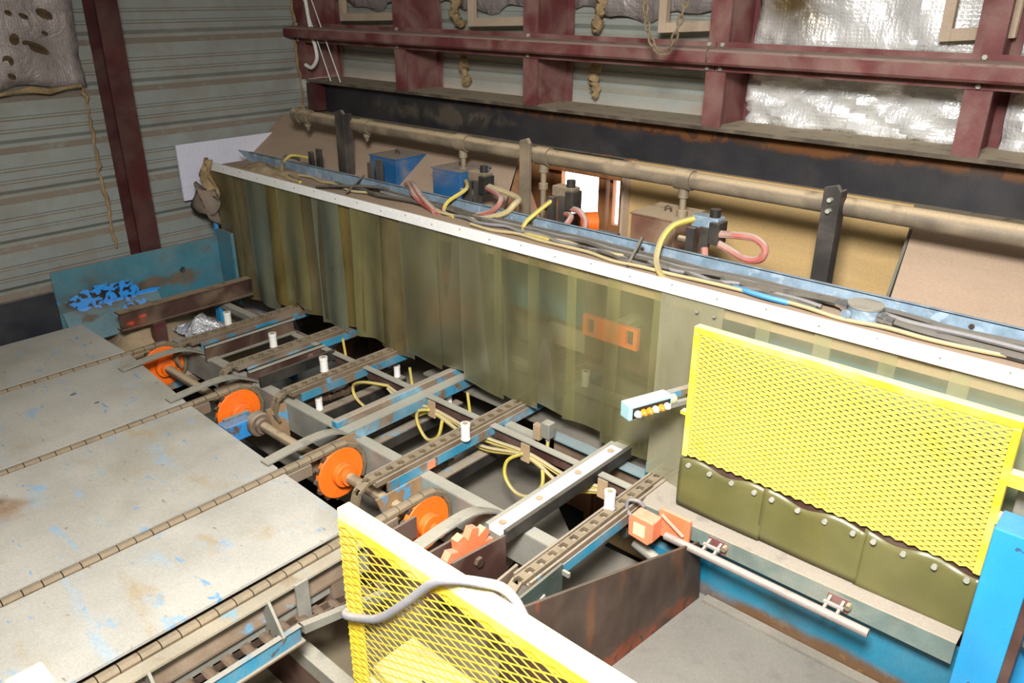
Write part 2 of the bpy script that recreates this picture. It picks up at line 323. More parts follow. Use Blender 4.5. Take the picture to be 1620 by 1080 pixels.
# shop floor with a pit coloured black to give the unlit voids below the infeed
f = MB()
px0, px1, py0, py1 = -2.88, -.72, 1.04, 2.1
f.box(-2.93,2.0,-1.5,py0,-ZF-.02,-ZF); f.box(px1,2.0,py0,2.16,-ZF-.02,-ZF)
f.build('floor', M['floor'], kind='structure')
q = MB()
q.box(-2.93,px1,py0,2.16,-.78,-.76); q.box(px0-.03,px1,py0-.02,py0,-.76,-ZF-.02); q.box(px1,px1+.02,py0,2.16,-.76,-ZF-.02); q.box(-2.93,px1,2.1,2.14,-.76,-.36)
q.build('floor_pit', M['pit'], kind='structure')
# wooden lower wall with the bright opening
q = MB()
for x0, x1, z0, z1 in ((-2.93,-1.60,-.76,.60),(-1.375,2.0,-.76,.60),(-1.60,-1.375,-.76,.335),(-1.60,-1.375,.478,.60),(-1.437,-1.40,.335,.478)):
    q.box(x0,x1,2.02,2.04,z0,z1)
q.build('wall_back_boards', M['plank'], kind='structure')
# raised steel platform beside the rusty plate
q = MB(); q.box(-.66,.6,.72,1.32,-.215,-.19); q.box(-.63,-.60,.72,1.3,-ZF,-.215); q.box(.2,.23,.72,1.3,-ZF,-.215)
q.build('floor_platform', M['platform'], kind='structure')

# columns on the back wall
def column(x, label):
    t = thing('wall_column', (x,2.04,.674), label, 'column', 'red columns on the back wall')
    MB().box(x-.027,x+.027,1.95,1.957,.674,1.598).build('front_flange', M['red'], t)
    MB().box(x-.004,x+.004,1.957,2.123,.674,1.598).build('web', M['red'], t)
    MB().box(x-.027,x+.027,2.123,2.13,.674,1.598).build('back_flange', M['red'], t)
for x, lb in ((-2.868,'dark red steel column in the corner behind the white hose'),(-2.277,'dark red steel column with torn glass wool, first from the corner'),
      (-1.679,'dark red steel column left of the loose hanging chain'),(-1.056,'red steel column at the joint of the wall girt'),(-.446,'red steel column at the far right of the foil')):
    column(x, lb)
# girt (two lengths meeting at the fourth column)
def girt(x0, x1, label):
    t = thing('wall_girt', ((x0+x1)/2,1.92,.81), label, 'girt', 'red hat-section girts along the back wall')
    pr = [(1.949,.813),(1.949,.829),(1.905,.833),(1.900,.838),(1.900,.860),(1.905,.864),(1.949,.868),(1.949,.883),(1.944,.883),(1.944,.871),(1.903,.867),(1.897,.862),(1.897,.836),(1.903,.830),(1.944,.826),(1.944,.813)]
    MB().prism([(x0,y,z) for y,z in pr], (x1-x0,0,0)).build('channel', M['red'], t)
    for xc in (-2.868,-2.277,-1.679,-1.075,-1.038,-.446):
        if x0 < xc < x1:
            for z in (.820,.877): MB().bolt((xc,1.944,z),(0,-1,0),.0055,.006).build('bolt', M['pale_steel'], t)
girt(-2.897,-1.058,'long dusty red girt from the corner to the joint, crossing three columns')
girt(-1.054,.9,'dusty red girt right of the joint, crossing in front of the bright foil')
# big black I beam
t = thing('steel_beam', (-1,2.04,.545), 'big black steel beam under the red columns, rust along its top edge', 'beam')
MB().box(-2.85,1.2,1.95,2.12,.664,.674).build('top_flange', M['ledge'], t)
MB().box(-2.85,1.2,2.005,2.016,.548,.664).build('web', M['black_steel'], t)
MB().box(-2.85,1.2,1.95,2.015,.538,.548).build('bottom_flange', M['black_steel'], t)
MB().box(-2.86,-2.80,1.955,2.0,.555,.66).build('end_plate', M['red_dark'], t)
# foil insulation
def foil(name, x0, x1, z0, z1, y, m, label, amp=.012, n=30, ragged=0):
    def fn(u, v):
        x = x0+(x1-x0)*u; z = z0+(z1-z0)*v
        if ragged and v < .5: z += ragged*(1-2*v)*(math.sin(u*9+1)+.6*math.sin(u*23))*.5
        return (x, y+amp*math.sin(u*17+v*5)*math.sin(v*11+u*4)+amp*.6*random.uniform(-1,1), z)
    return MB().grid(fn, n, n//2).build(name, m, label=label, cat='insulation', smooth=True, solid=.002)
foil('foil_insulation', -1.035,-.485,.86,1.4,2.105,M['foil'],'bright foil insulation sheet above the red girt, brown stained at its left')
foil('foil_insulation', -1.035,-.485,.672,.855,2.1,M['foil'],'crumpled silver foil sheet under the girt, standing on the black beam')
foil('foil_insulation', -.415,.2,.672,.855,2.1,M['foil'],'silver foil sheet right of the last red column, below the girt',n=16)
foil('foil_insulation', -.415,.2,.86,1.4,2.105,M['foil'],'silver foil sheet right of the last red column, above the girt',n=16)
foil('foil_insulation', -1.64,-1.09,.935,1.4,2.12,M['foil_dusty'],'torn foil strip at the top behind the hanging chain',ragged=.03,n=20)
foil('foil_insulation', -2.25,-1.71,.945,1.4,2.12,M['foil_dusty'],'torn foil strip at the top behind the middle wooden frame',ragged=.03,n=20)
foil('foil_insulation', -2.84,-2.31,.945,1.4,2.12,M['foil_dusty'],'torn foil strip at the top next to the corner column',ragged=.03,n=20)
# punctured dusty foil on the left wall
def fn(u, v):
    y = -.2+1.32*u; z = .715+.7*v
    if v < .5: z += (1-2*v)*.012*math.sin(u*31)
    return (-2.875+.012*math.sin(u*23+v*3)*math.sin(v*13)+.008*random.uniform(-1,1), y, z)
t = thing('foil_insulation', (-2.87,.5,.71), 'dusty torn foil with holes on the grey wall left of the red post', 'insulation')
MB().grid(fn, 44, 22).build('foil', M['foil_dusty'], t, smooth=True, solid=.002)
for y, z, a, b in ((.93,.86,.012,.016),(.985,.835,.035,.012),(.90,.80,.014,.014),(.97,.925,.012,.006),(1.03,.93,.022,.012),(.93,.935,.009,.006),(1.02,.875,.008,.005),(.90,.755,.01,.008)):
    MB().grid(lambda u,v,y=y,z=z,a=a,b=b: (-2.858+.006*math.sin(u*7), y+a*(v)*math.cos(6.283*u)+.3*b*v*math.sin(6.283*u), z+b*v*math.sin(6.283*u)-.5*a*v*math.cos(6.283*u)), 12, 2).build('torn_hole', M['hole'], t, smooth=True)
MB().tube([(-2.868,.0+i*.05,.708+.006*math.sin(i*2.1)) for i in range(23)], [.008+.004*math.sin(i*1.7) for i in range(23)], 6).build('torn_edge', M['insul'], t, smooth=True)
# torn glass wool beside the posts
def wool(path, r, label):
    P = smooth_path(path, 7)
    MB().tube([p+Vector((random.uniform(-.008,.008),random.uniform(-.005,.005),0)) for p in P], [r*random.uniform(.5,1.25) for _ in P], 7).build('torn_insulation', M['insul'], label=label, cat='insulation', smooth=True)
wool([(-2.10,2.10,.70),(-2.115,2.10,.75),(-2.11,2.10,.81)], .018, 'torn glass wool beside the first red column from the corner, below the girt')
wool([(-2.12,2.10,.89),(-2.15,2.10,.93),(-2.13,2.1,.99)], .018, 'torn glass wool beside the first red column from the corner, above the girt')
wool([(-1.535,2.10,.70),(-1.55,2.10,.76),(-1.53,2.10,.81)], .018, 'torn glass wool left of the pale ribbed bay, below the girt')
wool([(-1.55,2.10,.89),(-1.535,2.10,.94),(-1.53,2.1,1.0)], .017, 'torn glass wool left of the hanging chain, above the girt')
wool([(-2.885,1.112,.16),(-2.885,1.115,.3),(-2.885,1.11,.45),(-2.885,1.115,.6),(-2.885,1.11,.71)], .006, 'torn yellow glass wool along the left side of the tall red post')
wool([(-2.885,1.945,.53),(-2.885,1.95,.65),(-2.885,1.94,.8),(-2.885,1.945,1.0)], .006, 'torn glass wool along the corner of the grey wall')
# wooden frames hanging behind the columns
def wframe(x0, x1, z0, y0, y1, tilt, label):
    t = thing('window_frame', ((x0+x1)/2,(y0+y1)/2,z0), label, 'frame', 'bare wooden frames high on the back wall')
    zt = 1.3; wd = .022
    def P(x, z): u = (x-x0)/(x1-x0); return (x, y0+(y1-y0)*u, z+tilt*u)
    MB().prism([P(x0,z0),P(x0+wd,z0),P(x0+wd,zt),P(x0,zt)],(0,.02,0)).build('stile', M['frame_wood'], t, bevel=.001)
    MB().prism([P(x1-wd,z0),P(x1,z0),P(x1,zt),P(x1-wd,zt)],(0,.02,0)).build('stile', M['frame_wood'], t, bevel=.001)
    MB().prism([P(x0+wd,z0),P(x1-wd,z0),P(x1-wd,z0+wd*1.2),P(x0+wd,z0+wd*1.2)],(0,.02,0)).build('bottom_rail', M['frame_wood'], t, bevel=.001)
wframe(-2.735,-2.32,.889,2.05,2.08,.012,'bare wooden frame in the bay next to the corner')
wframe(-2.04,-1.73,.888,2.05,2.08,.012,'bare wooden frame in the second bay from the corner')
wframe(-1.30,-1.10,.892,2.05,2.08,.012,'bare wooden frame behind the hanging chain')
wframe(-.572,-.43,.897,2.05,2.08,.012,'dusty wooden frame corner over the bright foil')
# loose hanging chain
t = thing('hanging_chain', (-1.105,1.8,.87), 'rusty link chain hanging in a loop in front of the red girt', 'chain')
cp = smooth_path([(-1.185,1.78,1.12),(-1.172,1.78,1.0),(-1.158,1.78,.92),(-1.135,1.78,.875),(-1.112,1.78,.862),(-1.09,1.78,.875),(-1.07,1.78,.93),(-1.054,1.78,1.0),(-1.045,1.78,1.12)], 30)
lk = MB(); lk.tube([(.0065*math.cos(a),0,.0125*math.sin(a)+.0) for a in [i*math.pi/8 for i in range(17)]], .0028, 6, cap=False)
first = None; acc = 0; prev = cp[0]; alt = 0
for p in cp[1:]:
    acc += (p-prev).length
    if acc >= .0185:
        d = (p-prev).normalized(); acc = 0; alt += 1
        if first is None:
            first = lk.build('link', M['chain'], raw=True, smooth=True); first.data.transform(Matrix.Scale(U,4)); first.parent = t; o = first
        else: o = first.copy(); C.objects.link(o); o.parent = t
        o.location = w(p)-WL[t.name]
        o.rotation_euler = (d.to_track_quat('Z','Y').to_matrix() @ Matrix.Rotation(alt*math.pi/2+.5,3,'Z')).to_euler()
    prev = p
# white hose and wires at the corner
MB().tube(smooth_path([(-2.80,1.94,1.02),(-2.775,1.94,.86),(-2.755,1.94,.80),(-2.752,1.94,.755),(-2.79,1.94,.722),(-2.83,1.94,.73)]), .007, 8).build('white_hose', M['white'], label='white plastic hose curling in front of the dark corner column', cat='hose', smooth=True)
MB().tube([(-2.82,1.94,1.0),(-2.66,1.93,.68)], .0022, 5).build('wire', M['white'], label='thin pale wire slanting from the corner column to the beam end, the left one', cat='wire')
MB().tube([(-2.77,1.94,1.0),(-2.60,1.93,.68)], .0022, 5).build('wire', M['white'], label='thin pale wire slanting down to the black beam, the right one of the pair', cat='wire')
# post on the left wall
t = thing('wall_post', (-2.85,1.2,.0), 'tall dark red steel post on the grey ribbed wall', 'post')
MB().box(-2.806,-2.800,1.165,1.235,-ZF,1.598).build('front_flange', M['red_dark'], t)
MB().box(-2.892,-2.806,1.197,1.203,-ZF,1.598).build('web', M['red_dark'], t)
MB().box(-2.898,-2.892,1.165,1.235,-ZF,1.598).build('back_flange', M['red_dark'], t)
# white boards on the left wall
MB().prism([(-2.862,1.38,.486),(-2.862,1.38,.283),(-2.862,1.55,.283),(-2.862,1.98,.27),(-2.862,1.98,.486)],(-.008,0,0)).build('white_board', M['white_board'], label='white board fixed on the grey wall behind the end of the strip curtain', cat='board')
MB().prism([(-2.862,1.50,-.10),(-2.862,1.55,-.48),(-2.862,1.86,-.50),(-2.862,1.70,-.1)],(-.008,0,0)).build('white_board', M['white_board'], label='white board low on the wall, seen between the farthest rails', cat='board')

# ------------------------------------------------------------------ deck of the board conveyor
def deck(x0, x1, ya, yb, label, m='deck', y0=-.1):
    MB().prism([(x0,y0,-.006),(x1,y0,-.006),(x1,yb,-.006),(x0,ya,-.006)],(0,0,.006)).build('deck_plate', M[m], label=label, cat='deck plate', group='worn steel deck plates')
deck(-2.665,-2.3485,.872,.872,'worn grey deck plate farthest from the camera, beside the black beam')
deck(-2.3145,-1.907,.872,.835,'worn grey deck plate with two small dark holes')
deck(-1.8745,-1.4475,.832,.815,'worn grey deck plate with blue scuffs and a rust brown stain')
deck(-1.4145,-1.150,.812,.803,'pale deck plate nearest to the camera')
t = thing('conveyor_support', (-1.9,.4,-ZF), 'steel under-frame carrying the deck plates', 'frame')
for x in (-2.60,-2.05,-1.66,-1.28):
    MB().box(x-.02,x+.02,-.1,.80,-.06,-.0065).build('stringer', M['dirty'], t)
MB().box(-2.66,-1.10,.20,.24,-.15,-.06).build('cross_member', M['dirty'], t)
MB().box(-2.66,-1.10,.70,.74,-.15,-.06).build('cross_member', M['dirty'], t)
for x in (-2.6,-1.3):
    for y in (.22,.72): MB().box(x-.02,x+.02,y-.02,y+.02,-ZF,-.15).build('leg', M['dirty'], t)
# stain and holes belong to plates: small dark bolts holes are sunk discs
PITCH = .0344; YS = .967; ZS = -.075; RS = .078
lk = MB()
pr = [(-.0105,-.012),(.0105,-.012),(.0105,-.004),(.008,-.0008),(.004,.0008),(-.004,.0008),(-.008,-.0008),(-.0105,-.004)]
lk.prism([(x,-.0161,z) for x,z in pr],(0,.0322,0))
LINK = lk.build('link', M['chain'], raw=True); LINKME = LINK.data; LINKME.transform(Matrix.Scale(U,4)); bpy.data.objects.remove(LINK)
def chain_path(s, y0):
    L1 = YS-y0
    if s < L1: return (y0+s, .003, 0)
    th = (s-L1)/RS
    return (YS+RS*math.sin(th), ZS+RS*math.cos(th), th)
deck_lab = ['dusty covered chain farthest from the camera, running to the first orange sprocket','dusty covered chain second from the far side of the deck','dusty covered chain between the blue scuffed plate and the nearest plate','dusty covered chain along the near edge of the deck']
CHX = (-2.330,-1.8905,-1.431,-1.1255)
for x, lb in zip(CHX, deck_lab):
    t = thing('deck_chain', (x,.5,-.01), lb, 'conveyor chain', 'covered chains in the deck')
    MB().box(x-.013,x+.013,-.1,.885,-.04,-.0125).build('chain_rail', M['dirty'], t)
    s = .0 + random.uniform(0,.03); first = None
    while s < YS-.0+RS*2.3:
        y, z, th = chain_path(s, .0)
        first = put(LINKME, 'link', t, (x,y,z), (-th,0,0), first); s += PITCH
# sprockets
sp_lab = ['orange sprocket farthest from the camera, at the end of the far chain','orange sprocket beside the blue bearing block','big orange sprocket in the middle with its shaft end in view','orange sprocket behind the brown side plate, nearest to the camera']
for x, lb in zip(CHX, sp_lab):
    t = thing('sprocket', (x,YS,ZS-.07), lb, 'sprocket', 'orange sprockets on the head shaft')
    MB().cyl((x-.004,YS,ZS),(x+.010,YS,ZS),.0655,40).build('disc', M['orange'], t, bevel=.0015, smooth=True)
    MB().cyl((x+.010,YS,ZS),(x+.030,YS,ZS),.030,28).build('hub', M['orange'], t, bevel=.002, smooth=True)
    if x > -1.2: MB().cyl((x+.030,YS,ZS),(x+.058,YS,ZS),.0135,18).build('stub_shaft', M['orange'], t, bevel=.002, smooth=True)
    tb = MB()
    for k in range(14):
        a = 2*math.pi*k/14
        c0, s0 = math.cos(a), math.sin(a)
        def q(r, da): return (x-.003, YS+r*math.cos(a+da), ZS+r*math.sin(a+da))
        tb.prism([q(.060,-.16),q(.060,.16),q(.069,.10),q(.0735,.0),q(.069,-.10)],(.010,0,0))
    tb.build('teeth', M['chain_dark'], t)
t = thing('head_shaft', (-1.7,YS,ZS-.0135), 'dusty steel shaft running through the orange sprockets', 'shaft')
MB().cyl((-2.32,YS,ZS),(-1.185,YS,ZS),.0135,18).build('shaft', M['pipe'], t, smooth=True)
for x in (-2.298,-1.858,-1.399): MB().cyl((x,YS,ZS),(x+.012,YS,ZS),.020,18).build('collar', M['orange'], t, smooth=True)
# bearing block with blue bracket
t = thing('bearing_block', (-1.81,.95,-.14), 'flanged bearing on a blue bracket in front of the second orange sprocket', 'bearing')
MB().box(-1.835,-1.79,.875,.955,-.105,-.055).build('bracket', M['blue_raw'], t, bevel=.003)
MB().prism([(-1.835,.89,-.05),(-1.835,.965,-.05),(-1.835,.985,-.1),(-1.835,.90,-.12)],(.012,0,0)).build('bracket_plate', M['blue'], t)
MB().cyl((-1.80,YS,ZS),(-1.77,YS,ZS),.034,22).build('housing', M['dirty'], t, bevel=.004, smooth=True)
MB().cyl((-1.77,YS,ZS),(-1.758,YS,ZS),.022,18).build('lock_collar', M['dirty'], t, smooth=True)
# near edge of the deck: angle, fascia, return chain trough
t = thing('side_trough', (-1.08,.4,-.12), 'trough along the near deck edge with its return chain inside', 'trough')
MB().box(-1.1115,-1.084,-.1,.80,-.008,-.003).build('top_angle', M['angle_paint'], t)
MB().box(-1.1115,-1.1075,-.1,.80,-.09,-.008).build('back_plate', M['grey_steel'], t)
MB().prism([(-1.107,-.1,-.036),(-1.098,-.1,-.058),(-1.098,-.1,-.063),(-1.107,-.1,-.043)],(0,.86,0)).build('sloping_ledge', M['dirty'], t)
MB().prism([(-1.058,-.1,-.100),(-1.052,-.1,-.100),(-1.052,-.1,-.070),(-1.046,-.1,-.064),(-1.058,-.1,-.064)],(0,.695,0)).build('lower_rail', M['blue'], t)
MB().box(-1.1075,-1.046,-.1,.60,-.104,-.100).build('trough_floor', M['dirty'], t)
for y in (.335,.555):
    MB().prism([(-1.108,y,-.004),(-1.084,y,-.004),(-1.044,y,-.064),(-1.058,y,-.10),(-1.108,y,-.10)],(0,.006,0)).build('gusset', M['grey_steel'], t, bevel=.001)
MB().box(-1.086,-1.080,.612,.640,-.115,-.002).build('hanger_bar', M['grey_steel'], t, bevel=.001)
MB().prism([(-1.06,.60,-.085),(-1.06,.80,-.128),(-1.06,.80,-.112),(-1.06,.60,-.066)],(.014,0,0)).build('ramp_rail', M['grey_steel'], t)
rc = thing('return_chain', (-1.085,.45,-.1), 'dark roller chain lying in the trough under the near deck edge', 'conveyor chain')
lk = MB()
for sx in (-.0085,.0085):
    lk.prism([(sx-.0015,-.018,-.006),(sx-.0015,.018,-.006),(sx-.0015,.02,0),(sx-.0015,.018,.006),(sx-.0015,-.018,.006),(sx-.0015,-.02,0)],(.003,0,0))
lk.cyl((-.0115,0,0),(.0115,0,0),.0078,12)
o = lk.build('link', M['chain_dark'], raw=True); RLINK = o.data; RLINK.transform(Matrix.Scale(U,4)); bpy.data.objects.remove(o)
first = None
for i in range(24):
    y = -.05+i*.0370; zz = -.080 if y < .6 else -.080-(y-.6)*.21
    first = put(RLINK,'link',rc,(-1.078,y,zz),(-.1 if y > .6 else 0,0,0),first); first.scale = (1.25,1.45,1.35)
# beams standing on the brown floor
MB().box(-1.26,-.80,.622,.652,-.225,-.19).build('floor_channel', M['grey_steel'], label='pale topped steel channel standing on the brown floor behind the yellow mesh', cat='channel', bevel=.002)
MB().box(-1.26,-.80,.622,.628,-ZF,-.225).build('kick_plate', M['brown'], label='dark brown upright plate under the pale topped channel', cat='plate')

# ------------------------------------------------------------------ blue scorched plate, black side beam
t = thing('side_plate', (-2.69,1.1,-.05), 'blue side plate with scorched paint in front of the grey wall', 'plate')
MB().box(-2.706,-2.70,.828,1.41,-.02,.177).build('upright', M['teal_burnt'], t, bevel=.001)
MB().prism([(-2.70,.835,.035),(-2.63,.835,-.055),(-2.63,1.15,-.055),(-2.70,1.15,.035)],(.004,0,.004)).build('sloping_apron', M['teal_burnt'], t)
bl = MB()
0 and bl.prism([(-2.6985,.845,.028),(-2.6985,.872,.045),(-2.6985,.895,.06),(-2.6985,.915,.064),(-2.6985,.935,.082),(-2.6985,.975,.086),(-2.6985,1.02,.076),(-2.6985,1.06,.064),(-2.6985,1.085,.052),(-2.6985,1.06,.044),(-2.6985,1.03,.05),(-2.6985,.99,.045),(-2.6985,.955,.05),(-2.6985,.92,.038),(-2.6985,.88,.034)],(.0016,0,0))
MB().box(-2.70,-2.60,1.40,1.412,-.06,.205).build('end_plate', M['teal_burnt'], t)
MB().box(-2.712,-2.70,1.40,1.412,.15,.27).build('end_upright', M['blue_raw'], t)
MB().box(-2.716,-2.70,-.1,.826,-.06,.116).build('side_beam', M['dark_beam'], label='black steel beam along the far edge of the deck', cat='beam', bevel=.001)
t = thing('scorched_channel', (-2.5,1.1,.0), 'brown scorched channel with an orange red heat mark beside the blue plate', 'channel')
MB().box(-2.506,-2.50,.932,1.40,.006,.06).build('web', M['scorched'], t)
MB().box(-2.53,-2.494,.932,1.40,.058,.0635).build('top_flange', M['scorched'], t)
MB().box(-2.53,-2.494,.932,1.40,.001,.006).build('bottom_flange', M['scorched'], t)
MB().box(-2.52,-2.49,1.03,1.07,-ZF,.001).build('post', M['red_dark'], t)
MB().box(-2.575,-2.545,1.29,1.32,-ZF,-.012).build('blue_leg', M['blue_bright'], label='bright blue upright leg behind the farthest white roller', cat='leg')
MB().box(-2.46,-2.40,1.46,1.48,-ZF,-.06).build('blue_leg', M['blue_bright'], label='bright blue leg plate below the farthest chain rail', cat='leg')
MB().box(-2.56,-2.30,1.292,1.318,-.03,-.012).build('tie_bar', M['grey_steel'], label='grey tie bar between the blue leg and the farthest chain rail', cat='bar')
def hump(x0,x1,y0,y1,z,h):
    return MB().grid(lambda u,v: (x0+(x1-x0)*u, y0+(y1-y0)*v, z+h*math.sin(math.pi*u)*math.sin(math.pi*v)*(.8+.3*math.sin(u*11+v*7))+.006*random.uniform(-1,1)), 16, 12)
hump(-2.88,-2.33,.86,1.34,-.14,.15).build('debris', M['sawdust'], label='heap of sawdust and bark below the scorched channel', cat='sawdust', kind='stuff', smooth=True)
MB().box(-2.88,-2.32,.86,1.50,-.16,-.14).build('catch_tray', M['dirty'], label='dusty catch tray on the floor below the far side of the deck', cat='tray')
hump(-2.52,-2.35,1.10,1.24,-.045,.05).build('plastic_scrap', M['plastic_bag'], label='crumpled clear plastic lying below the scorched channel', cat='plastic', smooth=True)

# ------------------------------------------------------------------ infeed rails
t = thing('cross_beam', (-1.55,1.02,-.075), 'grey dusty cross beam just behind the orange sprockets', 'beam')
MB().box(-2.42,-.815,1.050,1.056,-.125,-.042).build('face_plate', M['grey_steel'], t)
MB().box(-2.42,-.815,1.050,1.080,-.042,-.038).build('top_plate', M['pale_steel'], t)
t = thing('cross_bar', (-1.45,1.30,-.045), 'thin dusty cross bar carrying the yellow cables', 'bar')
MB().box(-2.10,-.79,1.291,1.309,-.010,-.006).build('top_leg', M['pale_steel'], t)
MB().box(-2.10,-.79,1.305,1.309,-.045,-.010).build('back_leg', M['brown'], t)
tg = (-1.4337,-1.1015,-.871)
for x in tg: MB().box(x-.013,x+.013,1.276,1.280,-.052,-.004).build('cable_clip', M['tag'], t)
# chain for the infeed rails: open chain with side bars and pale blocks
lk = MB()
for sx in (-.0095,.0095): lk.box(sx-.0022,sx+.0022,-.016,.016,-.008,.0)
lk.box(-.0075,.0075,-.0085,.0085,-.007,.0005)
o = lk.build('link', M['chain'], raw=True); OLINK = o.data; OLINK.transform(Matrix.Scale(U,4)); bpy.data.objects.remove(o)
def rail(x, y0, y1, lab, clab, mside='blue', y_arc=None, x1=None):
    t = thing('chain_rail', (x,(y0+y1)/2,-.05), lab, 'rail', 'infeed chain rails')
    MB().box(x-.022,x+.022,y0,y1,-.012,-.008).build('bed', M['dirty'], t)
    MB().box(x-.022,x-.017,y0,y1,-.008,.001).build('lip', M['dirty'], t)
    MB().box(x+.017,x+.022,y0,y1,-.008,.001).build('lip', M['dirty'], t)
    MB().box(x+.018,x+.024,y0+.03,y1,-.036,-.012).build('side_bar', M[mside], t)
    MB().box(x-.024,x-.018,y0+.03,y1,-.036,-.012).build('side_bar', M['dirty'], t)
    c = thing('infeed_chain', (x,(y0+y1)/2,-.01), clab, 'conveyor chain', 'infeed chains on the rails')
    rr = .05; s = -rr*1.9; first = None
    while s < y1-y0-.02:
        if s < 0: th = s/rr; y, z = y0+rr*math.sin(th), .004-rr+rr*math.cos(th); rot = -th
        else: y, z, rot = y0+s, .004, 0
        first = put(OLINK,'link',c,(x,y,z),(rot,0,0),first); s += .0335
    return t
rail(-2.285,1.04,1.62,'chain rail nearest the wall, bright blue along its side','chain on the rail nearest the wall')
rail(-2.018,1.04,1.70,'second chain rail from the wall, greenish blue side','chain on the second rail from the wall')
rail(-1.762,1.05,1.78,'third chain rail from the wall, strong blue side','chain on the third rail from the wall')
rail(-1.252,.925,1.80,'chain rail with a small red mark on its blue side','chain on the rail with the red mark')
rail(-.785,.905,1.80,'chain rail nearest the camera beside the rusty plate','chain on the rail nearest the camera')
MB().box(-1.2279,-1.2265,1.075,1.098,-.035,-.014).build('paint_mark', M['orange_dusty'], label='small red paint mark on the blue side of a chain rail', cat='paint mark')
# channels between
def channel(x, y0, y1, z0, z1, m, lab, depth=.03):
    t = thing('skid_channel', (x,(y0+y1)/2,z0), lab, 'channel', 'skid channels between the chain rails')
    MB().box(x-.003,x+.003,y0,y1,z0,z1).build('web', m, t)
    MB().box(x-.003,x+depth,y0,y1,z1-.004,z1).build('top_flange', M['pale_steel'], t)
    MB().box(x-.003,x+depth*1.2,y0,y1,z0,z0+.004).build('bottom_flange', M['grey_steel'], t)
    return t
channel(-2.195,1.045,1.36,-.045,.005,M['scorched'],'brown skid channel between the two farthest chain rails',.012)
t = channel(-1.945,1.04,1.30,-.045,.005,M['brown'],'red brown skid channel with a bolt on its web',.012)
MB().bolt((-1.942,1.25,-.02),(1,0,0),.009,.008).build('bolt', M['red'], t)
MB().box(-1.895,-1.885,1.045,1.30,-.03,.002).build('rubber_skirt', M['rubber'], label='black rubber skirt beside the red brown skid channel', cat='rubber strip')
t = thing('skid_rail', (-1.51,1.25,-.04), 'long blue skid rail with a worn ridge, without a chain', 'rail')
MB().box(-1.550,-1.472,1.02,1.62,-.012,-.007).build('base_flange', M['pale_steel'], t)
MB().box(-1.522,-1.500,1.02,1.60,-.007,.012).build('ridge', M['blue'], t, bevel=.003)
MB().box(-1.478,-1.472,1.03,1.60,-.042,-.012).build('side_bar', M['blue'], t)
t = thing('wear_bar', (-.92,1.2,-.03), 'white topped wear bar with round bolt heads and black rubber edge', 'rail')
MB().box(-.936,-.904,.975,1.40,-.004,.008).build('wear_strip', M['uhmw'], t, bevel=.001)
MB().box(-.936,-.904,1.40,1.435,-.004,.007).build('strip_end', M['pale_steel'], t)
MB().box(-.904,-.894,.985,1.45,-.022,.006).build('rubber_edge', M['rubber'], t)
MB().box(-.950,-.936,.98,1.42,-.03,.004).build('steel_edge', M['grey_steel'], t)
MB().box(-.936,-.904,.975,1.45,-.03,-.004).build('bed', M['grey_steel'], t)
for y in (1.0,1.115,1.25,1.375): MB().cyl((-.92,y,.008),(-.92,y,.0095),.0085,16).build('bolt_head', M['pipe'], t)
# lower return level
def lowrail(x, y0, y1, lab, clab, rl):
    t = thing('return_rail', (x,(y0+y1)/2,-.13), lab, 'rail', 'black return rails below')
    MB().box(x-.03,x,y0,y1,-.106,-.102).build('flange', M['dirty'], t)
    MB().box(x-.004,x,y0,y1,-.135,-.106).build('web', M['rubber'], t)
    c = thing('slack_chain', (x-.05,(y0+y1)/2,-.11), clab, 'conveyor chain', 'slack return chains below')
    first = None; k = int((y1-y0)/.0255)
    for i in range(k):
        y = y0+i*.0255; first = put(RLINK,'link',c,(x-.055+.012*math.sin(i*.35),y,-.085+.008*math.sin(i*.8)),(random.uniform(-.25,.25),random.uniform(-.4,.4),.42*math.cos(i*.35)*.3),first)
    for y, l in rl: roller(x-.018,y,-.1,l,.85)
def roller(x, y, z, lab, k=1):
    t = thing('guide_roller', (x,y,z), lab, 'roller', 'white guide rollers')
    MB().tube([(x,y,z),(x,y,z+.003),(x,y,z+.004),(x,y,z+.036*k),(x,y,z+.037*k),(x,y,z+.045*k)],[.0115*k,.0125*k,.0115*k,.0115*k,.0125*k,.0122*k],18).build('sleeve', M['roller'], t, smooth=True)
    MB().cyl((x,y,z+.045*k),(x,y,z+.047*k),.006*k,10).build('bolt', M['pipe'], t)
lowrail(-1.75,1.10,1.46,'black return rail below the third chain rail','slack dark chain below the third chain rail',((1.15,'white roller on the lower rail left of the blue skid rail'),(1.44,'lower white roller close to the curtain, left of the blue skid rail')))
lowrail(-1.50,1.08,1.46,'black return rail below the blue skid rail','slack dark chain below the blue skid rail',((1.42,'white roller on the lower rail right of the blue skid rail'),))
lowrail(-1.25,1.02,1.46,'black return rail below the red marked chain rail','slack dark chain below the red marked rail',())
for x, l in ((-2.312,'white guide roller on the chain rail nearest the wall'),(-2.05,'white guide roller on the second chain rail'),(-1.792,'white guide roller on the third chain rail'),(-1.222,'white guide roller on the rail with the red mark'),(-.795,'white guide roller nearest the camera, beside the rusty plate')):
    roller(x,1.195,-.002,l)
roller(-1.18,1.62,.0,'pale roller seen through the strip curtain, beside the orange slotted cover',1)
roller(-1.80,1.70,.0,'pale roller seen dimly through the darker curtain strips',1)
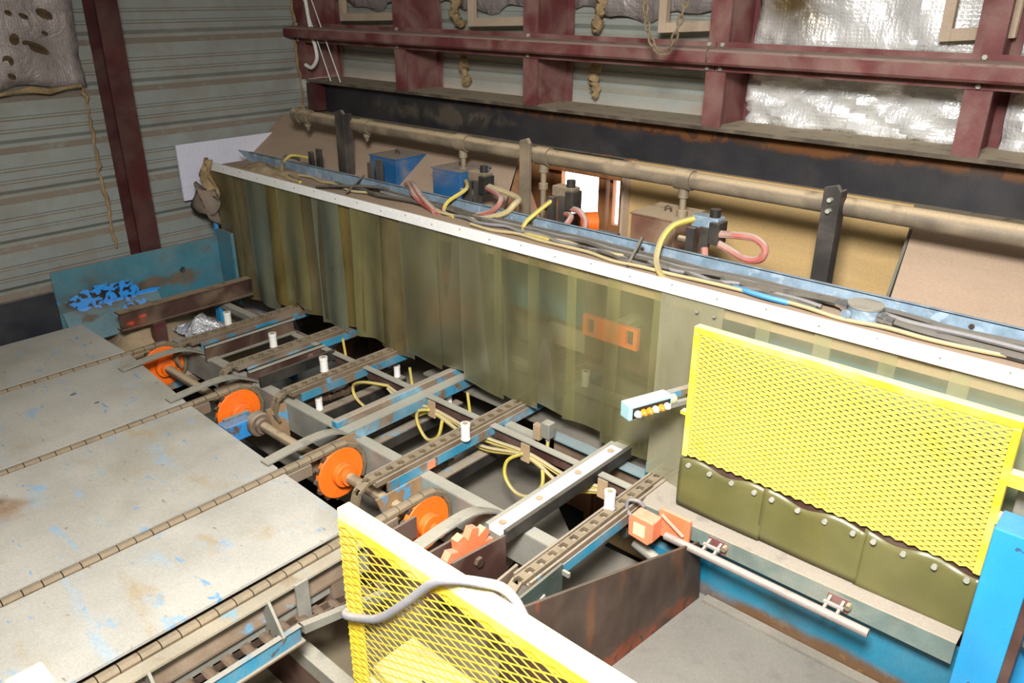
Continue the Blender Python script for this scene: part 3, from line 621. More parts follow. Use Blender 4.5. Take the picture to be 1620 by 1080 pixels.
# curved hold-down straps
def strap(x, lab, wd=.030):
    pts = smooth_path([(x,.80,.006),(x,.86,.011),(x,.93,.014),(x,.985,.009),(x,1.03,-.012),(x,1.08,-.045),(x,1.125,-.082),(x,1.15,-.118)],5)
    s = MB(); n = len(pts)
    for i, p in enumerate(pts):
        t = (pts[min(i+1,n-1)]-pts[max(i-1,0)]).normalized(); nn = Vector((0,-t.z,t.y))*.0022
        k = wd/2*(1 if i < n*.45 else 1-.75*(i-n*.45)/(n*.55))
        for sx, sn in ((-1,-1),(1,-1),(1,1),(-1,1)): s.v.append(tuple(p+Vector((sx*k,0,0))+nn*sn))
    for i in range(n-1):
        for k in range(4): s.f.append((i*4+k,i*4+(k+1)%4,(i+1)*4+(k+1)%4,(i+1)*4+k))
    s.f += [(3,2,1,0),tuple((n-1)*4+k for k in range(4))]
    s.build('lead_strap', M['grey_steel'], label=lab, cat='strap', group='curved lead-in straps', smooth=True)
strap(-2.215,'curved steel strap over the farthest orange sprocket')
strap(-1.935,'curved steel strap left of the bearing with the blue bracket')
strap(-1.478,'curved steel strap left of the big middle sprocket')
strap(-.990,'curved steel strap beside the brown plate with the bolt')
# side plates at the near sprockets
t = thing('tail_bracket', (-.92,.91,-.1), 'brown bracket of two plates with a bolt and an orange sprocket between', 'bracket')
pl = MB().prism([(-.905,.838,.012),(-.905,.987,-.006),(-.905,.987,-.10),(-.905,.85,-.125)],(.006,0,0)).build('plate', M['brown'], t, bevel=.001)
MB().prism([(-.965,.82,.008),(-.965,.93,.0),(-.965,.93,-.10),(-.965,.82,-.12)],(.006,0,0)).build('plate', M['brown'], t, bevel=.001)
MB().bolt((-.899,.905,-.022),(1,0,0),.011,.008).build('bolt', M['chain_dark'], pl)
tb = MB()
for k in range(10):
    a = 2*math.pi*k/10+.1
    def q(r, da): return (-.938, .905+r*math.cos(a+da), -.028+r*math.sin(a+da))
    tb.prism([q(.0,0),q(.045,-.33),q(.066,-.17),q(.068,.1),q(.047,.31)],(.018,0,0))
tb.build('sprocket', M['orange_dusty'], t)
MB().prism([(-1.062,.765,.016),(-1.062,.888,.016),(-1.062,.888,-.03),(-1.062,.80,-.06),(-1.062,.765,-.06)],(.006,0,0)).build('side_plate', M['brown'], label='brown side plate in front of the nearest orange sprocket', cat='plate')
t = thing('tail_bracket', (-.78,.92,-.13), 'dark green bracket plates with blue paint specks at the end of the nearest chain', 'bracket')
MB().prism([(-.757,.852,.0),(-.757,.985,.004),(-.757,.985,-.125),(-.757,.86,-.13)],(.006,0,0)).build('plate', M['greensteel'], t, bevel=.001)
MB().prism([(-.822,.82,-.01),(-.822,.93,.0),(-.822,.93,-.10),(-.822,.82,-.11)],(.006,0,0)).build('plate', M['dirty'], t, bevel=.001)
MB().beam((-.750,.885,-.05),(-.750,.93,-.035),.004,.006).build('slot_bolt', M['pale_steel'], t)
MB().box(-.751,-.735,.982,.988,-.1,-.09).build('lug', M['grey_steel'], t)
MB().box(-.751,-.735,.982,.988,-.02,-.01).build('lug', M['grey_steel'], t)
for x, y0, z0, z1, lb in ((-1.992,.955,-.10,-.037,'rusty blue mounting plate at the end of the second chain rail'),(-1.775,.985,-.16,-.037,'rusty mounting plate with blue paint specks behind the second sprocket'),(-1.470,.885,-.07,-.013,'tan rusty plate left of the big middle sprocket'),(-1.228,.915,-.12,-.037,'rusty mounting plate with a blue corner behind the nearest sprocket')):
    MB().prism([(x,y0,z1),(x,1.048,z1),(x,1.048,z0),(x,y0+.03,z0)],(.006,0,0)).build('mounting_plate', M['mount'], label=lb, cat='plate')
# dust pans and platform pieces below
MB().prism([(-2.2,1.05,-.26),(-.73,1.05,-.26),(-.73,1.37,-.26),(-.95,1.36,-.26),(-1.0,1.34,-.26),(-1.4,1.63,-.26),(-1.55,1.76,-.26),(-2.15,1.55,-.26)],(0,0,.006)).build('dust_pan', M['pan'], label='grey dusty pan sheet below the infeed rails', cat='pan')
MB().prism([(-1.56,1.74,-.25),(-1.2,1.9,-.22),(-2.0,2.0,-.1),(-2.15,1.55,-.25)],(0,0,.006)).build('dust_pan', M['pan'], label='sloping pan sheet far below the curtain', cat='pan')
MB().prism([(-1.36,1.10,-.252),(-1.02,1.10,-.252),(-1.02,1.16,-.235),(-1.36,1.16,-.235)],(0,0,.006)).build('pan_rib', M['dark_beam'], label='dark raised rib lying across the dusty pan', cat='rib')
MB().box(-.86,-.64,1.06,1.10,-.235,-.205).build('floor_rib', M['dark_beam'], label='dark channel on the floor between the nearest chain rail and the rusty plate', cat='channel')
# rusty plate
MB().prism([(-.672,.72,-.19),(-.618,1.285,-.19),(-.618,1.262,-.03),(-.672,.72,.108)],(.006,0,0)).build('rust_plate', M['rust'], label='large rusty brown side plate standing on the grey platform', cat='plate', bevel=.001)
# yellow cables under the cross bar
def cable(pts, r, m, lab, cat='cable', group=None, n=6):
    return MB().tube(smooth_path(pts,5), r, n).build('cable', m, label=lab, cat=cat, group=group, smooth=True)
for i, (dy, dz, lb) in enumerate(((0,0,'topmost'),(.006,-.010,'second'),(-.004,-.020,'third'),(.004,-.03,'lowest'))):
    pts = [(-1.62,1.283+dy*.3,-.024+dz*.3)]
    xs = [-1.62]+list(tg)+[-.80]
    for a, b in zip(xs[:-1], xs[1:]):
        pts += [((a*.6+b*.4),1.284+dy,-.040+dz*1.25),((a*.4+b*.6),1.284+dy,-.042+dz*1.25),(b,1.284+dy*.2,-.030+dz*.45)]
    cable(pts, .0045, M['cream_cable'] if i % 2 == 0 else M['yellow_cable'], lb+' yellow cable of the bundle clipped under the cross bar', group='yellow cables under the cross bar')
cable([(-1.615,1.28,-.02),(-1.70,1.26,-.03),(-1.752,1.26,-.06),(-1.735,1.26,-.10),(-1.65,1.265,-.122),(-1.58,1.27,-.09)], .0045, M['yellow_cable'], 'yellow cable loop hanging left of the blue skid rail')
cable([(-1.436,1.27,-.028),(-1.475,1.265,-.045),(-1.475,1.262,-.08),(-1.44,1.262,-.116),(-1.395,1.262,-.09),(-1.385,1.27,-.04)], .0045, M['yellow_cable'], 'yellow cable loop hanging right of the blue skid rail')
cable([(-1.105,1.27,-.028),(-1.145,1.262,-.06),(-1.15,1.258,-.105),(-1.115,1.256,-.135),(-1.07,1.258,-.128),(-1.035,1.262,-.085),(-1.04,1.27,-.045)], .0045, M['yellow_cable'], 'large yellow cable loop hanging beside the white topped wear bar')
# sensor on its arm near the curtain
t = thing('limit_sensor', (-1.12,1.36,-.05), 'dusty limit sensor with a yellow lead in front of the strip curtain', 'sensor')
MB().box(-1.135,-1.115,1.345,1.36,-.03,.012).build('bracket', M['tag'], t, bevel=.001)
MB().box(-1.114,-1.088,1.35,1.375,-.02,.022).build('body', M['grey_steel'], t, bevel=.002)
MB().cyl((-1.10,1.362,-.03),(-1.10,1.362,-.02),.006).build('gland', M['pale_steel'], t)
MB().tube([(-1.10,1.362,-.03),(-1.10,1.36,-.06),(-1.105,1.35,-.12)],.0045,6).build('lead', M['yellow_cable'], t)
MB().box(-1.225,-1.135,1.34,1.365,-.04,-.022).build('mount_arm', M['pale_steel'], t)
for x, l in ((-1.98,'short yellow cable end below the curtain, farthest left'),(-1.66,'short yellow cable end below the curtain beside the third rail'),(-1.42,'short yellow cable end below the curtain right of the blue skid rail')):
    cable([(x,1.40,-.02),(x+.004,1.40,-.05),(x+.01,1.40,-.09)], .0042, M['yellow_cable'], l)

t = thing('machine_sill', (-1.0,1.42,-.12), 'blue grey channel sill just below the curtain bottom, beside the white topped wear bar', 'sill')
MB().box(-1.13,-.825,1.395,1.43,-.045,-.041).build('top_flange', M['sillblue'], t)
MB().box(-1.13,-.825,1.425,1.43,-.13,-.045).build('face', M['dirty'], t)
MB().box(-.832,-.825,1.39,1.425,-.09,.005).build('end_plate', M['teal'], t)
# ------------------------------------------------------------------ strip curtain
t = thing('strip_curtain', (-1.35,1.42,0), 'long strip curtain of dusty olive plastic strips under a white rail', 'curtain')
MB().box(-2.695,.25,1.410,1.416,.416,.4455).build('fascia', M['white'], t, bevel=.001)
for i in range(24): MB().bolt((-2.6+i*.105,1.410,.431+.006*(i%2)),(0,-1,0),.0022,.0012,6).build('screw', M['tube'], t)
k = 0; x = -2.70
while x < .2:
    wd = .150 if x > -1.9 else .135
    bot = (.006+.012*math.sin(k*1.9)+.008*math.sin(k*3.1)) if x < -.92 else .0
    if x < -2.5: bot = -.03
    back = k % 2
    ph = random.uniform(0,6)
    amp = .007 if x < -1.8 else .002
    def fn(u, v, x=x, wd=wd, bot=bot, back=back, ph=ph, amp=amp):
        z = bot+(.432-bot)*v
        if v == 0: z += .006*math.sin(u*3+ph)
        return (x+wd*u+.004*math.sin(v*3+ph)*(1-v), 1.4215+.0055*back+amp*math.sin(u*6.28*1.0+ph)*(1-.6*v)+.003*(1-v)*math.sin(ph*2+v*4), z)
    m = M['pvc_'+'eefabefabebfab'[k % 14]] if x < -1.80 else M['pvc_c'] if x < -.95 else M['pvc_d']
    if x > -.99: bot = 0
    MB().grid(fn, 10, 12).build('strip', m, t, smooth=True, solid=.0011, rim=False)
    k += 1; x += .1190 if x > -1.9 else .098
# longer loose strips beside the table
def loose(u, v):
    z = .0+.43*v; y = 1.4185-.055*(1-v)**1.3+.004*math.sin(u*6)*(1-v)
    return (-.845+.15*u+.03*(1-v)*(1-u), y, z+.004*math.sin(u*5)*(1-v))
MB().grid(loose, 8, 14).build('loose_strip', M['pvc_g'], t, smooth=True, solid=.0011, rim=False)
for x in (-.80,-.76): MB().bolt((x+.05,1.408,.395),(0,-1,0),.0035,.004,8).build('rivet', M['chrome'], t)
# header box behind the fascia
MB().box(-2.69,.25,1.417,1.552,.425,.432).build('header_board', M['wood_dust'], label='dusty board on top of the strip curtain, below the cables', cat='board')
MB().box(-2.66,.25,1.545,1.551,.10,.424).build('header_back', M['pan'], label='dark plate behind the strip curtain', cat='plate') if False else None
hump(-2.62,-2.28,1.425,1.55,.431,.028).build('sawdust_heap', M['sawdust'], label='heap of sawdust on the far end of the curtain header', cat='sawdust', kind='stuff', smooth=True)
MB().grid(lambda u,v: (-2.80+.17*u+.05*(1-v)*math.sin(u*5), 1.40-.02*math.sin(u*9+v*4)-.02*v, .24+.13*v*(.6+.4*math.sin(u*3))+.02*math.sin(u*8)), 12, 8).build('rag', M['rag'], label='crumpled dusty grey rag at the far end of the curtain', cat='rag', smooth=True, solid=.004)
MB().grid(lambda u,v: (-2.735+.06*u+.01*math.sin(v*9), 1.405+.015*math.sin(u*6+v*7), .30+.155*v), 6, 12).build('torn_insulation', M['insul'], label='torn yellowed insulation hanging from the far end of the white rail', cat='insulation', smooth=True, solid=.006)
# galvanised tray
t = thing('cable_tray', (-1.3,1.55,.43), 'long galvanised steel angle behind the curtain header', 'tray')
MB().box(-2.66,.25,1.548,1.552,.432,.465).build('upright_leg', M['galv'], t)
MB().box(-2.66,.25,1.548,1.556,.463,.466).build('lip', M['galv'], t)
for x in (-1.32,-.28,-.98): MB().bolt((x,1.548,.45),(0,-1,0),.005,.004).build('bolt', M['chain_dark'], t)
MB().prism([(-2.66,1.548,.466),(-2.72,1.54,.466),(-2.66,1.548,.43)],(0,.004,0)).build('bent_end', M['galv'], t)

# ------------------------------------------------------------------ interior seen through the strips
MB().box(-1.62,.25,1.70,1.708,.13,.40).build('back_panel', M['teal'], label='teal back panel of the machine seen through the curtain', cat='panel')
t = thing('machine_frame', (-1.2,1.8,-ZF), 'dusty steel frame members inside the machine behind the curtain', 'frame')
MB().box(-2.6,.2,1.62,1.66,-.03,-.012).build('cross_member', M['grey_steel'], t)
MB().box(-2.6,.2,1.80,1.84,-.03,-.012).build('cross_member', M['grey_steel'], t)
for x in (-2.45,-.9): MB().box(x-.02,x+.02,1.80,1.84,-.76,-.03).build('leg', M['dirty'], t)
MB().prism([(-1.42,1.70,.05),(-1.20,1.70,.05),(-1.25,1.85,.13),(-1.42,1.85,.13)],(0,.006,.006)).build('deflector', M['grey_steel'], t)
MB().box(-1.24,-.86,1.690,1.698,.05,.40).build('inner_cover', M['brown'], label='brown dusty cover panel behind the orange slotted plate', cat='panel')
MB().box(-2.66,.24,1.434,1.446,.384,.4245).build('header_batten', M['wood_dust'], label='tan wooden batten showing through the strips just below the white rail', cat='batten')
MB().box(-1.66,-.1,1.86,1.88,-.3,.13).build('lower_panel', M['sawdust'], label='dusty dark lower panel deep inside the machine', cat='panel')
MB().box(-2.62,-1.70,1.86,1.88,-.3,.42).build('dark_panel', M['brown'], label='dark brown panel behind the far half of the curtain', cat='panel')
t = thing('slotted_cover', (-1.18,1.75,.08), 'orange slotted cover plate seen through the curtain', 'cover')
def slotp(x0,x1,z0,z1,y):
    s = MB(); s.box(x0,x0+.012,y,y+.012,z0,z1); s.box(x0+.035,x1-.035,y,y+.012,z0,z1); s.box(x1-.012,x1,y,y+.012,z0,z1)
    s.box(x0+.012,x0+.035,y,y+.012,z0,z0+.008); s.box(x0+.012,x0+.035,y,y+.012,z1-.008,z1); s.box(x1-.035,x1-.012,y,y+.012,z0,z0+.008); s.box(x1-.035,x1-.012,y,y+.012,z1-.008,z1); return s
slotp(-1.153,-.986,.182,.238,1.56).build('cover', M['orange'], t)
MB().box(-1.153,-.986,1.573,1.578,.182,.238).build('backing', M['brown'], t)
MB().box(-1.09,-1.05,1.578,1.70,.20,.22).build('bracket', M['grey_steel'], t)
t = thing('drum', (-1.75,1.75,.06), 'orange wheel seen blurred through the curtain strips', 'drum')
MB().cyl((-1.575,1.565,.20),(-1.555,1.565,.20),.045,24).build('disc', M['orange'], t)
MB().cyl((-1.60,1.565,.20),(-1.53,1.565,.20),.014,16).build('hub', M['chain_dark'], t)
MB().box(-1.755,-1.655,1.55,1.58,.20,.25).build('orange_cover', M['orange'], label='small orange cover seen through the curtain left of the orange wheel', cat='cover', bevel=.004)

MB().box(-1.68,-.2,1.47,1.85,-.075,-.068).build('inner_tray', M['pan'], label='dusty tray below the rails inside the machine, seen through the clear strips', cat='tray')
MB().box(-.66,.25,1.500,1.506,.06,.40).build('teal_cover', M['teal'], label='teal cover panel behind the clear strips above the big mesh guard', cat='panel')
# ------------------------------------------------------------------ pipe, posts and gear behind the tray
t = thing('air_pipe', (-1.2,1.70,.565), 'long dusty steel pipe in front of the black beam', 'pipe')
MB().cyl((-2.56,1.70,.588),(.6,1.70,.588),.0205,20).build('pipe', M['pipe'], t, smooth=True)
MB().cyl((-2.57,1.70,.588),(-2.535,1.70,.588),.026,18).build('end_cap', M['pipe'], t, smooth=True)
for x, n in ((-2.50,0),(-2.17,0),(-1.72,1),(-1.41,1),(-.973,1)):
    MB().cyl((x-.022,1.70,.588),(x+.022,1.70,.588),.0245,18).build('tee', M['pipe'], t, smooth=True)
    if n:
        MB().tube([(x,1.70,.57),(x,1.70,.545),(x,1.70,.544),(x,1.70,.515),(x,1.70,.514),(x,1.70,.498),(x,1.70,.497),(x,1.70,.42)],[.013,.013,.008,.008,.013,.013,.008,.008],12).build('nipple', M['pipe'], t, smooth=True)
    else:
        MB().tube([(x,1.70,.57),(x,1.70,.555),(x,1.70,.554),(x,1.70,.54)],[.012,.012,.009,.004],10).build('drain_plug', M['pipe'], t, smooth=True)
for x, wd, m, lb in ((-2.255,.045,'flatbar','dark flat bar upright holding the pipe, nearest the corner'),(-1.442,.034,'pipe','dusty upright bar holding the pipe beside the bright opening'),(-.605,.036,'flatbar','dark flat bar upright with two bolts, right of the plywood middle')):
    t = thing('pipe_support', (x,1.66,.35), lb, 'support', 'upright bars holding the pipe')
    MB().prism([(x-wd/2,1.655,.33),(x+wd/2,1.655,.33),(x+wd/2,1.655,.625),(x+wd/4,1.655,.638),(x-wd/2,1.655,.63)],(0,.012,0)).build('bar', M[m], t, bevel=.001)
    if m == 'flatbar':
        MB().box(x+wd/2-.006,x+wd/2,1.667,1.69,.33,.625).build('leg', M[m], t)
        if x > -1:
            for z in (.585,.608): MB().bolt((x,1.655,z),(0,-1,0),.005,.012).build('bolt', M['pale_steel'], t)
# sloping plywood
t = MB().prism([(-2.895,1.86,.535),(-1.64,1.86,.535),(-1.49,1.58,.345),(-2.895,1.58,.345)],(0,.006,.010)).build('sloping_board', M['wood_dust'], label='dusty sloping plywood behind the two blue boxes', cat='board')
MB().prism([(-1.648,1.87,.525),(-1.485,1.585,.34),(-1.485,1.70,.30),(-1.62,1.95,.30)],(.006,0,0)).build('board_side', M['plank'], label='brown triangular side board under the edge of the sloping plywood', cat='board')
MB().prism([(-.497,1.88,.54),(.5,1.88,.54),(.5,1.58,.40),(-.44,1.58,.40)],(0,.006,.010)).build('sloping_board', M['wood_dust'], label='dusty pinkish sloping plywood at the right end of the pipe', cat='board')
MB().prism([(-.505,1.885,.535),(-.452,1.585,.395),(-.452,1.70,.34),(-.54,1.95,.34)],(.006,0,0)).build('board_side', M['greensteel'], label='dark edge plate left of the pinkish sloping plywood', cat='board')
MB().box(-1.278,-.52,1.93,1.942,-.755,.56).build('plywood_sheet', M['ply'], label='upright yellowish plywood sheet behind the brown box', cat='plywood')
MB().box(-1.287,-1.279,1.90,1.945,-.755,.56).build('batten', M['frame_wood'], label='narrow pale batten between the bright opening and the plywood', cat='batten')
# sawn timber posts in the opening
for x, lb in ((-1.415,'upright timber right inside the bright opening'),(-1.322,'brown timber post left of the narrow pale batten')):
    MB().box(x-.014,x+.014,1.985,2.005,-.755,.55).build('timber_post', M['plank'], label=lb, cat='post')
MB().box(-1.62,-1.34,1.975,1.985,.485,.548).build('lintel_board', M['plank'], label='dark brown board above the bright opening', cat='board')
# machine glimpsed in the opening
t = thing('far_motor', (-1.34,1.85,.36), 'small orange and dark motor in the bright opening', 'motor')
MB().cyl((-1.40,1.80,.385),(-1.36,1.86,.385),.026,18).build('end_bell', M['rubber'], t, smooth=True)
MB().cyl((-1.36,1.80,.392),(-1.325,1.84,.392),.030,18).build('body', M['orange'], t, smooth=True)
MB().box(-1.42,-1.27,1.80,1.88,.34,.362).build('base', M['greensteel'], t)
def gearbox(x0, x1, y0, y1, z0, z1, m, lab):
    t = thing('drive_box', ((x0+x1)/2,(y0+y1)/2,z0), lab, 'box')
    MB().box(x0,x1,y0,y1,z0,z1).build('body', m, t, bevel=.002)
    MB().box(x0-.003,x1+.003,y0-.003,y1+.003,z1,z1+.004).build('lid', m, t)
    xc, yc = (x0+x1)/2, (y0+y1)/2
    MB().tube([(xc-.008,yc,z1+.003),(xc-.008,yc,z1+.014),(xc,yc,z1+.018),(xc+.008,yc,z1+.014),(xc+.008,yc,z1+.003)],.0025,6).build('lifting_eye', M['chain_dark'], t)
gearbox(-2.13,-2.0,1.675,1.80,.36,.503,M['blue_box'],'blue box with dusty lid standing in the sloping plywood, nearest the corner')
gearbox(-1.808,-1.688,1.655,1.78,.36,.508,M['blue_box'],'blue box with dusty lid behind the first air valve')
gearbox(-1.088,-.962,1.655,1.79,.36,.494,M['brown_box'],'brown box with dusty lid in front of the plywood sheet')
# stub brackets and air valves
def stub(x, z1, lab):
    t = thing('stub_bracket', (x,1.60,.42), lab, 'bracket')
    MB().box(x-.022,x-.004,1.585,1.597,.40,z1-.01).build('bar', M['flatbar'], t)
    MB().box(x+.0,x+.022,1.60,1.612,.40,z1).build('bar', M['flatbar'], t)
stub(-2.325,.51,'dark twin bar stub behind the tray, nearest the corner')
stub(-2.01,.515,'dark twin bar stub in front of the first blue box')
def valve(x, z, lab, m):
    t = thing('air_valve', (x,1.60,z-.07), lab, 'valve', 'air valves behind the tray')
    MB().box(x-.022,x-.002,1.585,1.597,z-.1,z-.005).build('bar', M['flatbar'], t)
    MB().box(x+.006,x+.028,1.595,1.607,z-.1,z).build('bar', M['flatbar'], t)
    MB().box(x-.02,x+.045,1.60,1.635,z-.005,z+.022).build('body', M[m], t, bevel=.002)
    MB().box(x+.03,x+.055,1.59,1.63,z-.035,z+.015).build('coil', M['rubber'], t, bevel=.002)
    MB().cyl((x+.03,1.615,z+.022),(x+.03,1.615,z+.04),.012,12).build('knob', M['rubber'], t, smooth=True)
    MB().cyl((x-.05,1.605,z-.04),(x-.01,1.605,z-.04),.008,10).build('fitting', M['pipe'], t, smooth=True)
valve(-1.583,.515,'dusty air valve left of the bright opening','pipe')
valve(-1.278,.52,'dusty air valve in front of the bright opening','pipe')
valve(-.870,.515,'air valve with a grey coil body and red hoses beside the brown box','galv')
def hose(pts, r, m, lab, cat='hose'): MB().tube(smooth_path(pts,6), r, 8).build('hose', m, label=lab, cat=cat, smooth=True)
hose([(-.83,1.60,.503),(-.78,1.60,.510),(-.735,1.60,.512),(-.708,1.60,.495),(-.715,1.60,.470),(-.75,1.60,.462),(-.79,1.60,.475),(-.83,1.60,.487)], .0085, M['pink_hose'], 'red hose loop sticking out right of the nearest air valve')
hose([(-.845,1.59,.47),(-.835,1.575,.44),(-.84,1.56,.42)], .0085, M['pink_hose'], 'short red hose dropping from the nearest air valve')
hose([(-1.24,1.60,.49),(-1.20,1.59,.492),(-1.172,1.58,.47),(-1.165,1.56,.44)], .008, M['pink_hose'], 'dusty pink hose arching in front of the bright opening, the outer one')
hose([(-1.25,1.60,.475),(-1.222,1.585,.475),(-1.225,1.56,.45),(-1.235,1.55,.43)], .008, M['pink_hose'], 'dusty pink hose arching in front of the bright opening, the inner one')
hose([(-1.53,1.60,.50),(-1.455,1.57,.495),(-1.435,1.55,.48),(-1.46,1.54,.455),(-1.51,1.53,.437)], .008, M['pink_hose'], 'dusty pink hose beside the first air valve, looping over the tray, the inner one')
hose([(-1.52,1.60,.505),(-1.40,1.58,.497),(-1.385,1.55,.485),(-1.41,1.54,.46),(-1.48,1.525,.437),(-1.53,1.51,.436)], .008, M['cream_cable'], 'dusty pale hose beside the first air valve, the outer loop')
hose([(-1.83,1.57,.47),(-1.79,1.55,.472),(-1.74,1.52,.46),(-1.66,1.50,.442),(-1.60,1.49,.438)], .009, M['pink_hose'], 'thick dusty red hose lying over the tray left of the first air valve')
hose([(-1.81,1.57,.475),(-1.76,1.54,.478),(-1.70,1.51,.462),(-1.62,1.485,.440)], .009, M['pink_hose'], 'thick dusty red hose lying right beside its twin on the tray')
cable([(-1.60,1.59,.51),(-1.56,1.55,.50),(-1.60,1.52,.465),(-1.598,1.50,.44),(-1.55,1.49,.437)], .0055, M['yellow_cable'], 'yellow cable curling from the first air valve onto the header board')
cable([(-1.29,1.59,.505),(-1.30,1.54,.48),(-1.315,1.515,.455),(-1.30,1.50,.438),(-1.22,1.49,.438),(-1.14,1.475,.437)], .006, M['yellow_cable'], 'yellow cable curling down from the valve at the bright opening')
cable([(-.885,1.60,.528),(-.905,1.55,.52),(-.915,1.52,.49),(-.90,1.48,.455),(-.86,1.44,.438),(-.82,1.425,.436)], .007, M['yellow_cable'], 'bright yellow cable arching from the nearest air valve to the white rail')
# cables on the header board
def lay(y0, amp, r, m, lab, x0=-2.2, x1=.2, ph=0):
    n = 22; cable([(x0+(x1-x0)*i/n, y0+amp*math.sin(i*.9+ph)+amp*.5*math.sin(i*2.1+ph*2), .434+r+.004*abs(math.sin(i*1.3+ph))) for i in range(n+1)], r, m, lab, group='cables on the header board')
lay(1.535,.004,.006,M['black_cable'],'black cable lying closest to the galvanised angle',-2.0,.2)
lay(1.520,.006,.005,M['grey_cable'],'grey cable lying second from the galvanised angle',-1.9,.2,1)
lay(1.506,.008,.006,M['black_cable'],'thick dark cable in the middle of the header bundle',-2.1,-.56,2)
lay(1.492,.009,.0045,M['grey_cable'],'thin grey cable in the middle of the header bundle',-1.55,-.53,3)
lay(1.478,.008,.0045,M['black_cable'],'thin black cable nearer the white rail',-1.2,-.53,4.1)
lay(1.462,.006,.004,M['cream_cable'],'yellow cable lying nearest the white rail',-1.45,.2,5)
lay(1.50,.012,.004,M['cream_cable'],'dusty yellow cable winding through the header bundle',-2.3,-.9,.4)
cable([(-.71,1.478,.44),(-.66,1.462,.443),(-.62,1.458,.443),(-.585,1.466,.44)], .0055, M['blue_hose'], 'short blue air line on the header board')
cable([(-2.42,1.60,.462),(-2.45,1.56,.475),(-2.40,1.52,.45),(-2.32,1.49,.436),(-2.24,1.47,.436)], .0055, M['black_cable'], 'black cable loop at the far end of the tray')
cable([(-2.36,1.60,.475),(-2.43,1.57,.478),(-2.41,1.52,.452),(-2.33,1.48,.436),(-2.22,1.46,.436)], .005, M['yellow_cable'], 'yellow cable loop at the far end of the tray')
cable([(-2.12,1.45,.437),(-2.04,1.48,.446),(-1.92,1.53,.452),(-1.86,1.55,.44)], .006, M['black_cable'], 'dark cable crossing the header board below the first blue box')
MB().beam((-.985,1.55,.475),(-.955,1.45,.437),.006,.005).build('cable_tie', M['black_cable'], label='dark strap across the header cables left of the brown box', cat='strap')
MB().beam((-2.02,1.56,.47),(-1.98,1.46,.437),.006,.005).build('cable_tie', M['black_cable'], label='dark strap across the header cables below the first blue box', cat='strap')
# junction box
t = thing('junction_box', (-.448,1.485,.435), 'round grey conduit junction box on the header board', 'junction box')
MB().cyl((-.448,1.487,.435),(-.448,1.487,.463),.030,28).build('body', M['galv'], t, smooth=True)
MB().cyl((-.448,1.487,.463),(-.448,1.487,.467),.0325,28).build('lid', M['grey_steel'], t, smooth=True)
MB().cyl((-.470,1.462,.448),(-.474,1.455,.448),.009,12).build('hub', M['galv'], t, smooth=True)
MB().tube([(-.478,1.495,.45),(-.492,1.499,.45),(-.493,1.4995,.45),(-.505,1.503,.45)],[.011,.011,.0085,.0085],12).build('connector', M['chrome'], t, smooth=True)
MB().tube([(-.418,1.479,.45),(-.404,1.475,.45),(-.403,1.4745,.45),(-.388,1.470,.45)],[.011,.011,.0085,.0085],12).build('connector', M['chrome'], t, smooth=True)
cable([(-.388,1.470,.45),(-.34,1.47,.446),(-.27,1.475,.443),(-.15,1.47,.443),(.1,1.47,.443)], .0075, M['black_cable'], 'black ribbed conduit leaving the junction box to the right')
cable([(-.505,1.503,.45),(-.56,1.507,.447),(-.64,1.50,.443),(-.75,1.50,.442)], .0075, M['black_cable'], 'black ribbed conduit leaving the junction box to the left')

# ------------------------------------------------------------------ yellow mesh guards
def mesh_sheet(s, x0, x1, z0, z1, y, swd, lwd, sw=.0032, th=.0011, tilt=.0020):
    """expanded metal: zigzag strands meeting at bonds, strands twisted like louvres"""
    rows = int((z1-z0)/(swd/2)); cols = int((x1-x0)/(lwd/2))
    hx = (x1-x0)/cols
    for r in range(rows):
        zc = z0+(r+.5)*swd/2
        pts = []
        for c in range(cols+1):
            up = 1 if (c+r) % 2 == 0 else -1
            pts.append((x0+c*hx, zc+up*swd/4*.86))
        b = len(s.v)
        for (px, pz) in pts:
            s.v += [(px,y-tilt,pz-sw/2+.0004),(px,y-tilt-th,pz-sw/2),(px,y+tilt,pz+sw/2),(px,y+tilt+th,pz+sw/2-.0004)]
        for c in range(cols):
            i = b+c*4
            s.f += [(i,i+1,i+5,i+4),(i+1,i+2,i+6,i+5),(i+2,i+3,i+7,i+6),(i+3,i,i+4,i+7)]
    return s
t = thing('mesh_guard', (-.41,1.30,.12), 'yellow expanded mesh guard panel standing on the shelf before the curtain', 'guard')
MB().box(-.692,-.135,1.292,1.312,.399,.414).build('top_tube', M['yellow'], t, bevel=.002)
MB().box(-.692,-.680,1.292,1.312,.128,.399).build('side_tube', M['yellow'], t, bevel=.002)
MB().box(-.147,-.135,1.292,1.312,.128,.399).build('side_tube', M['yellow'], t, bevel=.002)
MB().box(-.690,-.137,1.304,1.318,.112,.134).build('bottom_angle', M['brown'], t)
mesh_sheet(MB(), -.680,-.147,.134,.399,1.2945,.0106,.020,.0035,.0011,.0020).build('mesh', M['yellow_mesh'], t)
MB().box(-.135,-.105,1.29,1.31,.303,.326).build('hinge_lug', M['yellow'], t, bevel=.001)
MB().box(-.135,-.12,1.285,1.305,.235,.25).build('hinge_lug', M['yellow'], t, bevel=.001)
MB().box(-.702,-.690,1.29,1.305,.222,.229).build('latch', M['yellow'], t)
def flap(x0, x1, ztop, zbot, y, k):
    def fn(u, v):
        z = zbot+(ztop-zbot)*v+.006*v*math.sin(u*math.pi*3+k)-.003*(1-v)*math.sin(u*2)
        return (x0+(x1-x0)*u, y-.005*math.sin(math.pi*(1-v)*.6)-.004*v*math.sin(u*math.pi*3+k+1.5), z)
    return MB().grid(fn, 20, 8)
